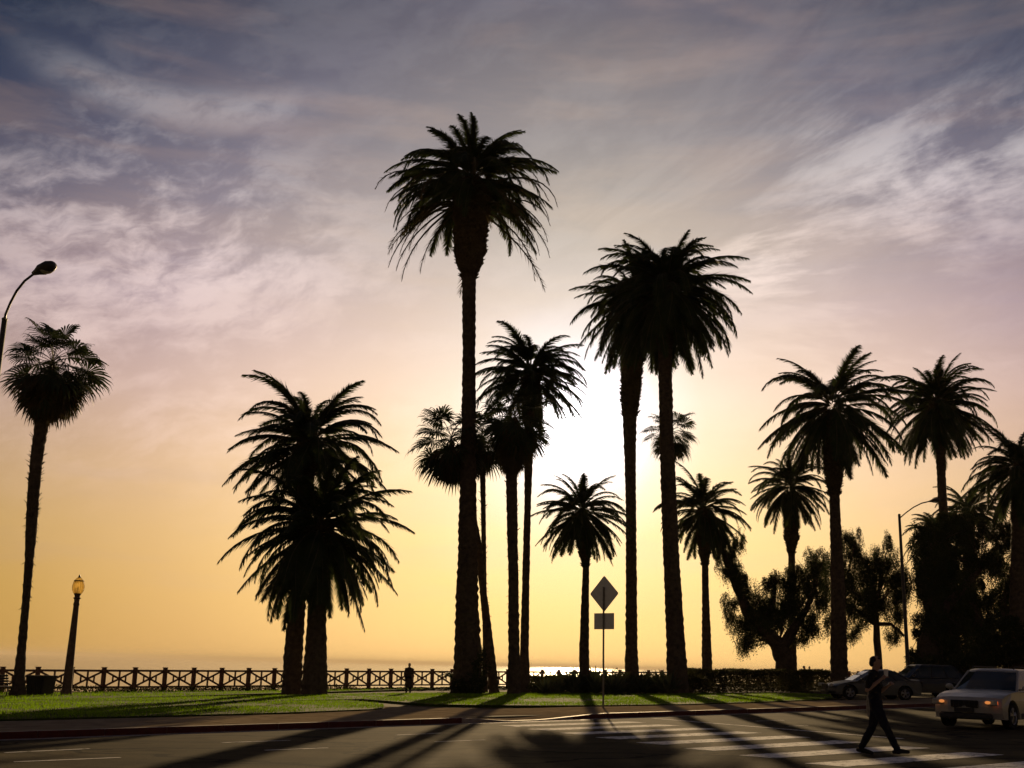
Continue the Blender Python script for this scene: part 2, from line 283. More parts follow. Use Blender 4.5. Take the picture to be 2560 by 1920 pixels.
def orth(d):
    d = d.normalized(); a = Vector((0, 0, 1)) if abs(d.z) < .9 else Vector((1, 0, 0))
    u = d.cross(a).normalized(); return u, d.cross(u).normalized()
class MB:
    def __init__(s): s.v = []; s.f = []
    def add(s, vs, fs):
        o = len(s.v); s.v += [tuple(v) for v in vs]; s.f += [tuple(i + o for i in f) for f in fs]
    def box(s, c, size, rot=None, bev=0.0):
        x, y, z = [k / 2 for k in size]; c = Vector(c)
        if bev:
            vs = []; b = min(bev, x * .9, y * .9, z * .9)
            for sx in (-1, 1):
                for sy in (-1, 1):
                    for sz in (-1, 1):
                        vs += [Vector((sx * (x - b), sy * (y - b), sz * z)), Vector((sx * (x - b), sy * y, sz * (z - b))), Vector((sx * x, sy * (y - b), sz * (z - b)))]
            def I(a, b_, c_, k): return ((a > 0) * 4 + (b_ > 0) * 2 + (c_ > 0)) * 3 + k
            fs = []
            for sz in (-1, 1):
                q = [I(-1, -1, sz, 0), I(1, -1, sz, 0), I(1, 1, sz, 0), I(-1, 1, sz, 0)]; fs.append(q if sz > 0 else q[::-1])
            for sy in (-1, 1):
                q = [I(-1, sy, -1, 1), I(1, sy, -1, 1), I(1, sy, 1, 1), I(-1, sy, 1, 1)]; fs.append(q if sy < 0 else q[::-1])
            for sx in (-1, 1):
                q = [I(sx, -1, -1, 2), I(sx, 1, -1, 2), I(sx, 1, 1, 2), I(sx, -1, 1, 2)]; fs.append(q if sx > 0 else q[::-1])
            for a in (-1, 1):
                for b_ in (-1, 1):
                    fs.append([I(-1, a, b_, 0), I(1, a, b_, 0), I(1, a, b_, 1), I(-1, a, b_, 1)])
                    fs.append([I(a, -1, b_, 0), I(a, 1, b_, 0), I(a, 1, b_, 2), I(a, -1, b_, 2)])
                    fs.append([I(a, b_, -1, 1), I(a, b_, 1, 1), I(a, b_, 1, 2), I(a, b_, -1, 2)])
                    for c_ in (-1, 1): fs.append([I(a, b_, c_, 0), I(a, b_, c_, 1), I(a, b_, c_, 2)])
        else:
            vs = [Vector((a * x, b_ * y, c_ * z)) for a in (-1, 1) for b_ in (-1, 1) for c_ in (-1, 1)]
            fs = [(0, 1, 3, 2), (4, 6, 7, 5), (0, 4, 5, 1), (2, 3, 7, 6), (0, 2, 6, 4), (1, 5, 7, 3)]
        if rot is not None: vs = [rot @ v for v in vs]
        s.add([c + v for v in vs], fs)
    def tube(s, pts, rads, n=8, caps=True, jit=0.0, rnd=random):
        pts = [Vector(p) for p in pts]; vs = []; u = None
        for i, p in enumerate(pts):
            d = (pts[min(i + 1, len(pts) - 1)] - pts[max(i - 1, 0)])
            if d.length < 1e-9: d = Vector((0, 0, 1))
            d.normalize()
            if u is None: u, _ = orth(d)
            u = (u - d * u.dot(d)).normalized(); v = d.cross(u)
            for k in range(n):
                a = 2 * math.pi * k / n; r = rads[i] * (1 + rnd.uniform(-jit, jit)) if jit else rads[i]
                vs.append(p + (u * math.cos(a) + v * math.sin(a)) * r)
        fs = [(i * n + k, i * n + (k + 1) % n, (i + 1) * n + (k + 1) % n, (i + 1) * n + k) for i in range(len(pts) - 1) for k in range(n)]
        if caps: fs += [tuple(range(n))[::-1], tuple(range((len(pts) - 1) * n, len(pts) * n))]
        s.add(vs, fs)
    def ell(s, c, r, rot=None, n=12, m=8):
        vs = [Vector((0, 0, -r[2]))]
        for j in range(1, m):
            t = math.pi * j / m - math.pi / 2
            for k in range(n):
                a = 2 * math.pi * k / n; vs.append(Vector((r[0] * math.cos(t) * math.cos(a), r[1] * math.cos(t) * math.sin(a), r[2] * math.sin(t))))
        vs.append(Vector((0, 0, r[2]))); L = len(vs) - 1
        fs = [(0, 1 + (k + 1) % n, 1 + k) for k in range(n)]
        for j in range(m - 2):
            for k in range(n): a = 1 + j * n; fs.append((a + k, a + (k + 1) % n, a + n + (k + 1) % n, a + n + k))
        a = 1 + (m - 2) * n; fs += [(a + k, a + (k + 1) % n, L) for k in range(n)]
        if rot is not None: vs = [rot @ v for v in vs]
        s.add([Vector(c) + v for v in vs], fs)
    def mesh(s, name, m, smooth=False):
        me = bpy.data.meshes.new(name); me.from_pydata(s.v, [], s.f); me.update()
        if isinstance(m, (list, tuple)):
            for q in m: me.materials.append(q)
        else: me.materials.append(m)
        if smooth: me.shade_smooth()
        return me
    def build(s, name, m, parent=None, smooth=False, loc=None, kind=None):
        return link(name, s.mesh(name, m, smooth), parent, loc, kind=kind)
def link(name, me, parent=None, loc=None, kind=None, mw=None):
    o = bpy.data.objects.new(name, me); C.objects.link(o)
    if parent: o.parent = parent
    if loc is not None: o.location = loc
    if mw is not None: o.matrix_basis = mw
    if kind: o['kind'] = kind
    return o
def thing(name, label, cat, loc=(0, 0, 0), rz=0.0, group=None):
    o = bpy.data.objects.new(name, None); C.objects.link(o); o.location = loc; o.rotation_euler = (0, 0, rz); o.empty_display_size = .3
    o['label'] = label; o['category'] = cat
    if group: o['group'] = group
    return o
def tag(o, label, cat, group=None):
    o['label'] = label; o['category'] = cat
    if group: o['group'] = group
    return o

# ------------------------------------------------------------------ setting
FZ0 = 61.0                                    # fence line, at the cliff edge
def fxy(i, off=0.0):                           # post i
    Z = FZ0 * (1 + .02104 * i); x = (89.86 * i + 5.407) / (.02104 * i + 1)
    # undo the roll: the column of the picture at the height of the fence foot
    p = pt(x, 1632 + .0243 * x + 60, Z); return Vector((p.x, p.y + off))
F0 = fxy(0); F30 = fxy(30); FU = (F30 - F0).normalized(); FN = Vector((-FU.y, FU.x)); FS = (F30 - F0).length / 30
def grid(name, m, corners, nx, ny, zf, kind='structure'):
    mb = MB(); a, b, c, d = [Vector(q) for q in corners]
    for j in range(ny + 1):
        for i in range(nx + 1):
            u, v = i / nx, j / ny; p = (a * (1 - u) + b * u) * (1 - v) + (d * (1 - u) + c * u) * v
            mb.v.append((p.x, p.y, zf(p.x, p.y)))
    mb.f = [(j * (nx + 1) + i, j * (nx + 1) + i + 1, (j + 1) * (nx + 1) + i + 1, (j + 1) * (nx + 1) + i) for j in range(ny) for i in range(nx)]
    return mb.build(name, m, kind=kind)
# road: one big sheet on the street side
def sheet(name, m, pts, kind='structure', thick=0.0):
    mb = MB(); n = len(pts); mb.v = [tuple(p) for p in pts]; mb.f = [tuple(range(n))]
    if thick:
        mb.v += [(p[0], p[1], p[2] - thick) for p in pts]
        mb.f += [(i, i + n, (i + 1) % n + n, (i + 1) % n) for i in range(n)]
    return mb.build(name, m, kind=kind)
sheet('road', m_asph, [kp(-160, -140), kp(300, -140), kp(300, 2.0), kp(-160, 2.0)])
# park ground (soil) reaches to the cliff just beyond the fence
cliff = [F0 + FU * s + FN * 2.6 for s in (-150, 330)]
base = [Vector(kp(-160, 1.0, LAWN - .06)), Vector(kp(300, 1.0, LAWN - .06))]
mbg = MB()
A0 = [kp(-160, 1.0), kp(300, 1.0)]
gp = [(A0[0].x, A0[0].y), (A0[1].x, A0[1].y), (cliff[1].x, cliff[1].y), (cliff[0].x, cliff[0].y)]
mbg.v = [(x, y, zg(x, y, LAWN - .05)) for x, y in gp] + [(cliff[1].x + 20 * FN.x, cliff[1].y + 20 * FN.y, -31), (cliff[0].x + 20 * FN.x, cliff[0].y + 20 * FN.y, -31)]
mbg.f = [(0, 1, 2, 3), (3, 2, 4, 5)]
mbg.build('park_ground', m_soil, kind='structure')
# sea
ms = MB(); ms.v = [(-45000, -200, -30), (45000, -200, -30), (45000, 60000, -30), (-45000, 60000, -30)]; ms.f = [(0, 1, 2, 3)]
ms.build('sea', m_sea, kind='structure')
# thin sea haze lying over the bay and the park
hz = MB(); hz.box((0, 30500, 7.5), (92000, 61600, 79))
m_haze = bpy.data.materials.new('sea_haze'); m_haze.use_nodes = True; _h = m_haze.node_tree; _h.nodes.remove(_h.nodes['Principled BSDF'])
_v = _h.nodes.new('ShaderNodeVolumePrincipled'); _v.inputs['Color'].default_value = (.95, .80, .58, 1); _v.inputs['Density'].default_value = 7.0e-5; _v.inputs['Anisotropy'].default_value = .1
_h.links.new(_v.outputs[0], _h.nodes['Material Output'].inputs['Volume'])
hz.build('haze', m_haze, kind='stuff'); tag(bpy.data.objects['haze'], 'warm sea haze softening the horizon', 'haze')
# pavement slabs: built panel by panel, joints recessed
RS = (kc(at(1258, 1803))[0], kc(at(1351, 1801))[0])        # flush part of the ramp
r0, r1 = RS[0] - 1.9, RS[1] + 2.6
def kerb_h(s):
    if s < r0 or s > r1: return .15
    if s < RS[0]: return .15 + (.02 - .15) * (s - r0) / (RS[0] - r0)
    if s > RS[1]: return .02 + (.15 - .02) * (s - RS[1]) / (r1 - RS[1])
    return .02
def walk_z(s, n):
    t = min(max((n - .2) / 2.2, 0), 1); return kerb_h(s) * (1 - t) + .15 * t + .0
sw = sheet('sidewalk', m_conc, [kp(-160, .17, .10), kp(r0 - .1, .17, .10), kp(r0, 2.6, .10), kp(r1, 2.6, .10), kp(r1 + .1, .17, .10), kp(300, .17, .10), kp(300, 9, .10), kp(-160, 9, .10)])
step = 1.5; k = 0
rnd = random.Random(5)
nslab = 0
s = -22.5
while s < 45:
    for j, (n0, n1) in enumerate(((.17, 1.75), (1.75, 3.4), (3.4, 5.05))):
        mb = MB(); g = .008; h = rnd.uniform(-.003, .003)
        cs = [(s + g, n0 + g), (s + step / 2, n0 + g), (s + step - g, n0 + g), (s + step - g, n1 - g), (s + step / 2, n1 - g), (s + g, n1 - g)]
        tp = [kp(a, b, walk_z(a, b) + h) for a, b in cs]
        mb.v = [tuple(p) for p in tp] + [(p.x, p.y, p.z - .05) for p in tp]
        mb.f = [(0, 1, 4, 5), (1, 2, 3, 4)] + [(i, i + 6, (i + 1) % 6 + 6, (i + 1) % 6) for i in range(6)]
        mb.build('paving_slab', m_conc, sw)
    s += step
# kerb stones
kb = bpy.data.objects.new('kerb', None); C.objects.link(kb); kb['kind'] = 'structure'
s = -26
while s < 60:
    L = 1.5
    for a, b in ((s + .006, s + L / 2), (s + L / 2, s + L - .006)): pass
    mb = MB(); ring = []
    ss = [s + .006, s + .5, s + 1.0, s + L - .006]
    for a in ss:
        h = kerb_h(a)
        ring.append([kp(a, -.01, -.05), kp(a, .0, h - .02), kp(a, .02, h), kp(a, .165, h + .003), kp(a, .165, -.05)])
    for q in ring: mb.v += [tuple(p) for p in q]
    for i in range(3):
        for k in range(4): mb.f.append((i * 5 + k, i * 5 + k + 1, (i + 1) * 5 + k + 1, (i + 1) * 5 + k))
    mb.f += [(0, 1, 2, 3, 4), (15, 16, 17, 18, 19)]
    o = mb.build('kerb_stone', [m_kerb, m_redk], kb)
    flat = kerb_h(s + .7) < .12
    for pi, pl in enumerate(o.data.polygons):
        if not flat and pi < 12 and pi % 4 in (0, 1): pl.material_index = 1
    s += L
# gutter strip
sheet('gutter', m_kerb, [kp(-26, -.45, .004), kp(60, -.45, .004), kp(60, -.012, .004), kp(-26, -.012, .004)])

# road markings
def quad(name, a, b, wd, d=None, parent=None):
    a, b = Vector(a[:2]), Vector(b[:2]); u = (b - a).normalized(); n = Vector((-u.y, u.x)) * wd / 2
    ps = []
    N_ = 10
    for i in range(N_ + 1): p = a.lerp(b, i / N_) - n + u * 0; ps.append((p.x, p.y, zg(p.x, p.y, .004)))
    for i in range(N_, -1, -1): p = a.lerp(b, i / N_) + n; ps.append((p.x, p.y, zg(p.x, p.y, .004)))
    mb = MB(); mb.v = ps; mb.f = [(i, i + 1, 2 * N_ - i, 2 * N_ + 1 - i) for i in range(N_)]
    o = mb.build(name, m_paint, parent, kind=None if parent else 'structure'); return o
cw = bpy.data.objects.new('crosswalk', None); C.objects.link(cw); cw['kind'] = 'structure'
for k in range(-3, 9):
    a = Vector((5.32 - .745 * k, 19.8 + 1.8 * k)); L = 4.85 if k < 8 else 3.9
    quad('crosswalk_bar', a, a + Vector((.795, .607)) * L, .82, parent=cw)
mk = bpy.data.objects.new('lane_marking', None); C.objects.link(mk); mk['kind'] = 'structure'
for a, b, wd in [((1631, 1796), (2256, 1847), .16), ((12, 1882), (224, 1872), .11), ((35, 1905), (301, 1894), .11), ((554, 1857), (725, 1851), .11), ((661, 1876), (820, 1870), .11),
                 ((990, 1838), (1103, 1833), .11), ((1087, 1855), (1212, 1850), .11), ((1968, 1816), (2019, 1814), .11), ((2081, 1796), (2120, 1796), .11), ((1890, 1803), (1960, 1801), .1)]:
    quad('painted_line', at(*a), at(*b), wd, parent=mk)

# lawns
def lawn(name, outline):
    p3 = []
    for q in outline:
        p = at(q[0], q[1], LAWN) if len(q) == 2 else Vector((q[0], q[1], 0))
        p3.append((p.x, p.y, zg(p.x, p.y, LAWN + .045)))
    sheet(name, m_lawn, p3, thick=.12); return p3
def kpt(s, n): p = kp(s, n); return (p.x, p.y, 0)
lawnL = lawn('lawn', [kpt(-60, 5.1), kpt(-14, 5.1), kpt(-5, 5.1), kpt(-.5, 5.1), kpt(1.6, 5.25), (930, 1776), (955, 1773), (962, 1769), (950, 1763), (915, 1757), (870, 1753.5), kpt(-2.5, 15.6), kpt(-5, 17.2), kpt(-10, 18.2), kpt(-60, 18.2)])
ks = kc(at(1510, 1765, LAWN))[0]
lawnR = lawn('lawn', [(1040, 1761), (1090, 1763.5), (1200, 1765.5), (1350, 1766.5), (1500, 1766), (1710, 1763), (1900, 1757), (2040, 1751), (2095, 1747), (2105, 1743), (2070, 1739), (2010, 1736), (1750, 1735.5), (1500, 1734), (1300, 1733), (1172, 1733), (1000, 1735), kpt(2, 23), kpt(-8, 21), kpt(-4, 17.8), kpt(-1.5, 15.8), (905, 1750), (965, 1754.5), (1005, 1758)])
# verge beyond the path, up to the planting strip at the fence
vg = [F0 + FU * s_ - FN * 1.9 for s_ in (-60, 28)]
lawnF = lawn('verge', [kpt(-60, 19.0), kpt(-10, 19.0), kpt(-5, 19.6), kpt(3, 23.4), (vg[1].x, vg[1].y, 0), (vg[0].x, vg[0].y, 0)])
# path
pc = []
sheet('path', m_conc, [(q.x, q.y, zg(q.x, q.y, LAWN + .002)) for q in [kp(-60, 17.5), kp(-10, 17.5), kp(-5, 16.6), kp(-2, 15), kp(0, 12), kp(2, 5.0), kp(9.5, 5.0), kp(8, 9), kp(4, 14), kp(1, 18.5), kp(-3, 21.5), kp(-10, 20), kp(-60, 19.6)]])
# parking lane on the right, behind the pavement
sheet('parking_area', m_asph, [(q.x, q.y, zg(q.x, q.y, LAWN - .01)) for q in [kp(28, 5.05), kp(120, 5.05), kp(120, 26), kp(34, 26), kp(26, 16), kp(25, 9)]])

def inside(x, y, poly):
    c = False; j = len(poly) - 1
    for i in range(len(poly)):
        xi, yi = poly[i][0], poly[i][1]; xj, yj = poly[j][0], poly[j][1]
        if (yi > y) != (yj > y) and x < (xj - xi) * (y - yi) / (yj - yi) + xi: c = not c
        j = i
    return c
rnd = random.Random(11)
mb = MB()
for poly, dens, hh in ((lawnL, 120, .055), (lawnR, 110, .055), (lawnF, 60, .07)):
    xs = [max(-40, p[0]) for p in poly]; ys = [p[1] for p in poly]
    x0, x1, y0, y1 = min(xs), max(xs), min(ys), max(ys)
    for _ in range(int((x1 - x0) * (y1 - y0) * dens)):
        x, y = rnd.uniform(x0, x1), rnd.uniform(y0, y1)
        if abs(x) > y * .50 or not inside(x, y, poly): continue
        pn = mnoise.noise(Vector((x * .22, y * .22, 1.0))) + .5 * mnoise.noise(Vector((x * .9, y * .9, 4.0)))
        if pn < -.22 and rnd.random() < .75: continue
        h = hh * rnd.uniform(.5, 1.5) * (1 + .6 * pn); a = rnd.uniform(0, math.pi); ww = rnd.uniform(.008, .02); z = zg(x, y, LAWN + .04)
        dx, dy = math.cos(a) * ww, math.sin(a) * ww
        o = len(mb.v); mb.v += [(x - dx, y - dy, z), (x + dx, y + dy, z), (x + rnd.uniform(-.03, .03), y + rnd.uniform(-.03, .03), z + h)]; mb.f.append((o, o + 1, o + 2))
mb.build('grass', m_grass, kind='stuff'); tag(bpy.data.objects['grass'], 'short sunlit green grass covering the park lawns', 'grass')

# hills beyond the bay on the right
rnd = random.Random(3); hb = MB(); prof = []
for i in range(61):
    t = i / 60; x = 1700 + t * 7000
    prof.append((x, 30 + 270 * min(1, (t * 2.1)) ** .8 + 30 * math.sin(t * 21) + 18 * math.sin(t * 47 + 1) + rnd.uniform(-6, 6)))
for j in range(9):
    v = j / 8
    for i, (x, h) in enumerate(prof): hb.v.append((x + (v * 900 if True else 0), 5200 + v * 1500 - 500 * i / 60, -30 + h * math.sin(v * math.pi / 2) * (1 + .0 * v) + 12 * math.sin(i * 1.7 + j)*v))
hb.f = [(j * 61 + i, j * 61 + i + 1, (j + 1) * 61 + i + 1, (j + 1) * 61 + i) for j in range(8) for i in range(60)]
hb.build('hills', m_hill, kind='structure', smooth=True)

# ------------------------------------------------------------------ palms
rnd = random.Random(21)
def frond_mesh(name, e0, droop, L, seed, dry=False, dens=84):
    r = random.Random(seed); mb = MB(); n = 9; p = Vector((0, 0, 0)); e = e0; pts = [p.copy()]; dirs = []
    for i in range(n):
        dirs.append(Vector((math.cos(e), 0, math.sin(e)))); p = p + dirs[-1] * (L / n); pts.append(p.copy())
        e = e - droop / n * (.55 + .9 * i / n)
        e = max(e, R(-86))
    dirs.append(dirs[-1])
    sway = r.uniform(-.10, .10) * L
    pts = [q + Vector((0, sway * (i / n) ** 2, 0)) for i, q in enumerate(pts)]
    mb.tube(pts, [(.045 if not dry else .062) * (1 - .8 * i / n) for i in range(n + 1)], 4, caps=False)
    nr = len(mb.f)
    def P(t):
        f = t * n; i = min(int(f), n - 1); g = f - i; return pts[i].lerp(pts[i + 1], g), (pts[i + 1] - pts[i]).normalized()
    for k in range(dens):
        t = .14 + .86 * (k + r.uniform(-.3, .3)) / dens; t = min(max(t, .12), .999)
        q, d = P(t); side = Vector((0, 1, 0)); upv = side.cross(d) * -1
        upv = d.cross(side) * -1 if (d.cross(side) * -1).z < 0 else d.cross(side)
        ll = L * (.138 if not dry else .085) * math.sin(math.pi * min(1, (.18 + .82 * t) ** .8)) ** .5 + L * .03
        if t > .9: ll *= .8
        for sgn in (-1, 1):
            if dry and (r.random() < .25 or t < .3): continue
            fwd = r.uniform(.7, 1.15) + .5 * t
            dirv = (side * sgn * 1.0 + d * fwd + upv * (r.uniform(-.05, .5) if not dry else r.uniform(-.7, .1))).normalized()
            tip = q + dirv * ll * r.uniform(.8, 1.15) + Vector((0, 0, -ll * (.16 if not dry else .35)))
            wv = d * (.058 if not dry else .036)
            o = len(mb.v); mb.v += [tuple(q - wv), tuple(q + wv), tuple(tip)]; mb.f.append((o, o + 1, o + 2))
    me = mb.mesh(name, [m_rach, m_frond2 if dry else m_frond])
    for i, pl in enumerate(me.polygons): pl.material_index = 0 if i < nr else 1
    return me
FR = []   # (start elevation in degrees, mesh) for unit length 4.5
for e in (70, 62, 54, 44, 33, 22, 11, 0, -12, -25, -40, -55):
    for v in range(4):
        dr = {70: 76, 62: 84, 54: 88, 44: 88, 33: 84, 22: 80, 11: 74, 0: 66, -12: 58, -25: 48, -40: 36, -55: 24}[e]
        FR.append((e, frond_mesh('frond_leaf', R(e), R(dr * (.80 + .24 * v)), 4.5, e * 7 + v + 900)))
FD = [(e, frond_mesh('dry_frond_leaf', R(e), R(dr), 4.5, e + 5000, dry=True, dens=40)) for e, dr in ((28, 125), (12, 105), (0, 90), (-14, 74), (-30, 56))]

def trunk_part(root, base, spec, Y, jit=.05, rough=1.0):
    """spec: (px, py, width px) from the foot up; returns top point and radius"""
    pts, rad = [], []
    for px, py, wd in spec:
        pts.append(pt(px, py, Y) - base); rad.append(wd / 2 * Y / 2935)
    pts[0] = Vector((pts[0].x, pts[0].y, -.15))
    # resample
    P, Rr = [], []
    for i in range(len(pts) - 1):
        n = max(2, int((pts[i + 1] - pts[i]).length / .22))
        for k in range(n):
            t = k / n; P.append(pts[i].lerp(pts[i + 1], t)); Rr.append(rad[i] * (1 - t) + rad[i + 1] * t)
    P.append(pts[-1]); Rr.append(rad[-1])
    r = random.Random(int(spec[0][0]))
    # smooth the bend a little and ring the bark with leaf scars
    Rr = [q * (1 + (.045 if i % 2 else -.02) * rough + r.uniform(-.02, .02)) for i, q in enumerate(Rr)]
    mb = MB(); mb.tube(P, Rr, 16, jit=jit, rnd=r)
    mb.build('trunk', m_trunk, root)
    return pts[-1], rad[-1], P, Rr
def stubs(mb, P, Rr, r, n, ln, up=1.0, wd=.10):
    for _ in range(n):
        i = r.randrange(len(P) - 1); c = P[i].lerp(P[i + 1], r.random()); a = r.uniform(0, 2 * math.pi)
        o = Vector((math.cos(a), math.sin(a), 0)); s_ = Vector((-o.y, o.x, 0))
        b = c + o * Rr[i] * .9; l = ln * r.uniform(.5, 1.3); t = b + (o * 1.0 + Vector((0, 0, up * r.uniform(.4, 1.3)))).normalized() * l
        w1 = s_ * wd * r.uniform(.7, 1.2); h = Vector((0, 0, wd * .9)); w2 = w1 * .45
        mb.add([b - w1 - h * .5, b + w1 - h * .5, b + h, t - w2, t + w2, t + h * .4], [(0, 1, 4, 3), (1, 2, 5, 4), (2, 0, 3, 5), (3, 4, 5)])

def canary(label, spec, Y, c, rad, n=95, collar=None, dry=0, seed=1, base_off=LAWN, asym=0.0, topk=1.0, squash=1.0, lowcut=-62, gr='Canary Island date palms in the park', name='date_palm'):
    r = random.Random(seed)
    b = pt(spec[0][0], spec[0][1], Y); base = Vector((b.x, b.y, zg(b.x, b.y, base_off)))
    root = thing(name, label, 'palm tree', base, 0, gr)
    top, tr, P, Rr = trunk_part(root, base, spec, Y)
    cc = pt(c[0], c[1], Y) - base; Rm = rad * Y / 2935; lean = r.uniform(-9, 9)
    # collar of cut leaf bases between trunk and crown
    if collar:
        cp = [pt(px, py, Y) - base for px, py, wd in collar]; cr_ = [wd / 2 * Y / 2935 for _, _, wd in collar]
    else:
        cp = [top, cc]; cr_ = [tr * 1.0, Rm * .17]
    CP, CR = [cp[0] - Vector((0, 0, .25))], [cr_[0] * 1.02]
    for i in range(len(cp) - 1):
        m_ = max(2, int((cp[i + 1] - cp[i]).length / .2))
        for k in range(m_): t = k / m_; CP.append(cp[i].lerp(cp[i + 1], t)); CR.append((cr_[i] * (1 - t) + cr_[i + 1] * t) * r.uniform(.94, 1.04))
    CP.append(cp[-1]); CR.append(cr_[-1])
    CP.append(cp[-1] + Vector((0, 0, Rm * .18))); CR.append(Rm * .05)
    mb = MB(); mb.tube(CP, CR, 14, jit=.07, rnd=r)
    stubs(mb, CP, CR, r, int(90 + 40 * len(CP)), Rm * .055, wd=Rm * .022)
    mb.build('leaf_base_collar', m_stub, root)
    n = int(n * 1.06)
    for i in range(n):
        t = (i + r.random()) / n
        # inner spear leaves stand upright, the outermost hang
        e = 70 - (70 - lowcut) * t ** .88 + r.uniform(-11, 11)
        az = i * 2.39996 + r.uniform(-.45, .45)
        if t < .13: e = r.uniform(50, 76)
        cand = [m for ee, m in sorted(FR, key=lambda q: abs(q[0] - e - lean * math.cos(az)))[:4]]
        me = r.choice(cand)
        k = Rm / 4.5 * 1.20 * r.uniform(.80, 1.10) * (topk * (r.uniform(.84, 1.02) if t < .13 else .94) if e > 46 else 1.0)
        if e < -20: k *= .92
        off = Vector((math.cos(az), math.sin(az), 0)) * Rm * (.03 + .11 * t) + Vector((0, 0, Rm * (.20 - .34 * t)))
        rot = Euler((r.uniform(-.25, .25), r.uniform(-.07, .07), az)).to_matrix().to_4x4()
        mw = Matrix.Translation(cc + off) @ rot @ Matrix.Diagonal((k, k, k * squash, 1))
        link('frond', me, root, mw=mw)
    for i in range(dry):
        az = r.uniform(0, 2 * math.pi) if r.random() < .3 else r.choice((0, math.pi, math.pi)) + r.uniform(-.55, .55)
        e, me = r.choice(FD); k = Rm / 4.5 * r.uniform(.8, 1.5)
        off = Vector((math.cos(az), math.sin(az), 0)) * Rm * .18 + Vector((0, 0, -Rm * r.uniform(.1, .5)))
        link('dry_frond', me, root, mw=Matrix.Translation(cc + off) @ Euler((r.uniform(-.3, .3), 0, az)).to_matrix().to_4x4() @ Matrix.Diagonal((k, k, k, 1)))
    return root

def fan_mesh(name, e0, L, seed, dead=False, nseg=26):
    """petiole and a pleated fan of ribbon segments whose tips hang"""
    r = random.Random(seed); mb = MB(); n = 6; p = Vector((0, 0, 0)); e = e0; pts = [p.copy()]
    LP = L * (.56 if not dead else .42)
    for i in range(n):
        p = p + Vector((math.cos(e), 0, math.sin(e))) * LP / n; pts.append(p.copy()); e -= R(7 if not dead else 3)
    mb.tube(pts, [.022 * (1 - .4 * i / n) for i in range(n + 1)], 3, caps=False); nr = len(mb.f)
    d = (pts[-1] - pts[-2]).normalized(); side = Vector((0, 1, 0)); upv = d.cross(side); 
    if upv.z < 0: upv = -upv
    spread = R(150 if not dead else 52); BL = L * (.50 if not dead else .62)
    for k in range(nseg):
        a = (k / (nseg - 1) * 2 - 1) * spread + r.uniform(-.04, .04)
        l = BL * (1 - .30 * abs(a) / R(150)) * r.uniform(.85, 1.08)
        v = d * math.cos(a) + side * math.sin(a) + upv * (.25 * abs(math.sin(a)) if not dead else r.uniform(-.25, .25)); v.normalize()
        perp = (v.cross(upv)).normalized(); q0 = pts[-1]; q1 = q0 + v * l * .58 + Vector((0, 0, -l * .03)); q2 = q1 + v * l * .26 + Vector((0, 0, -l * (.10 if not dead else .12))); q3 = q2 + v * l * .10 + Vector((0, 0, -l * r.uniform(.12, .24)))
        wd = l * .050 if not dead else l * .045
        o = len(mb.v)
        mb.v += [tuple(q0), tuple(q1 - perp * wd), tuple(q1 + perp * wd + upv * wd * .3), tuple(q2 - perp * wd * .5), tuple(q2 + perp * wd * .5), tuple(q3)]
        mb.f += [(o, o + 1, o + 2), (o + 1, o + 3, o + 4, o + 2), (o + 3, o + 5, o + 4)]
    me = mb.mesh(name, [m_rach, m_frond2 if dead else m_fan])
    for i, pl in enumerate(me.polygons): pl.material_index = 0 if i < nr else 1
    return me
FF = [(e, fan_mesh('fan_leaf', R(e), 2.4, 300 + e * 3 + v)) for e in (80, 62, 45, 28, 10, -8, -25, -42) for v in range(2)]
FDD = [(e, fan_mesh('dead_fan_leaf', R(e), 2.1, 700 + e + v, dead=True, nseg=18)) for e in (-20, -38, -52, -66, -78) for v in range(2)]
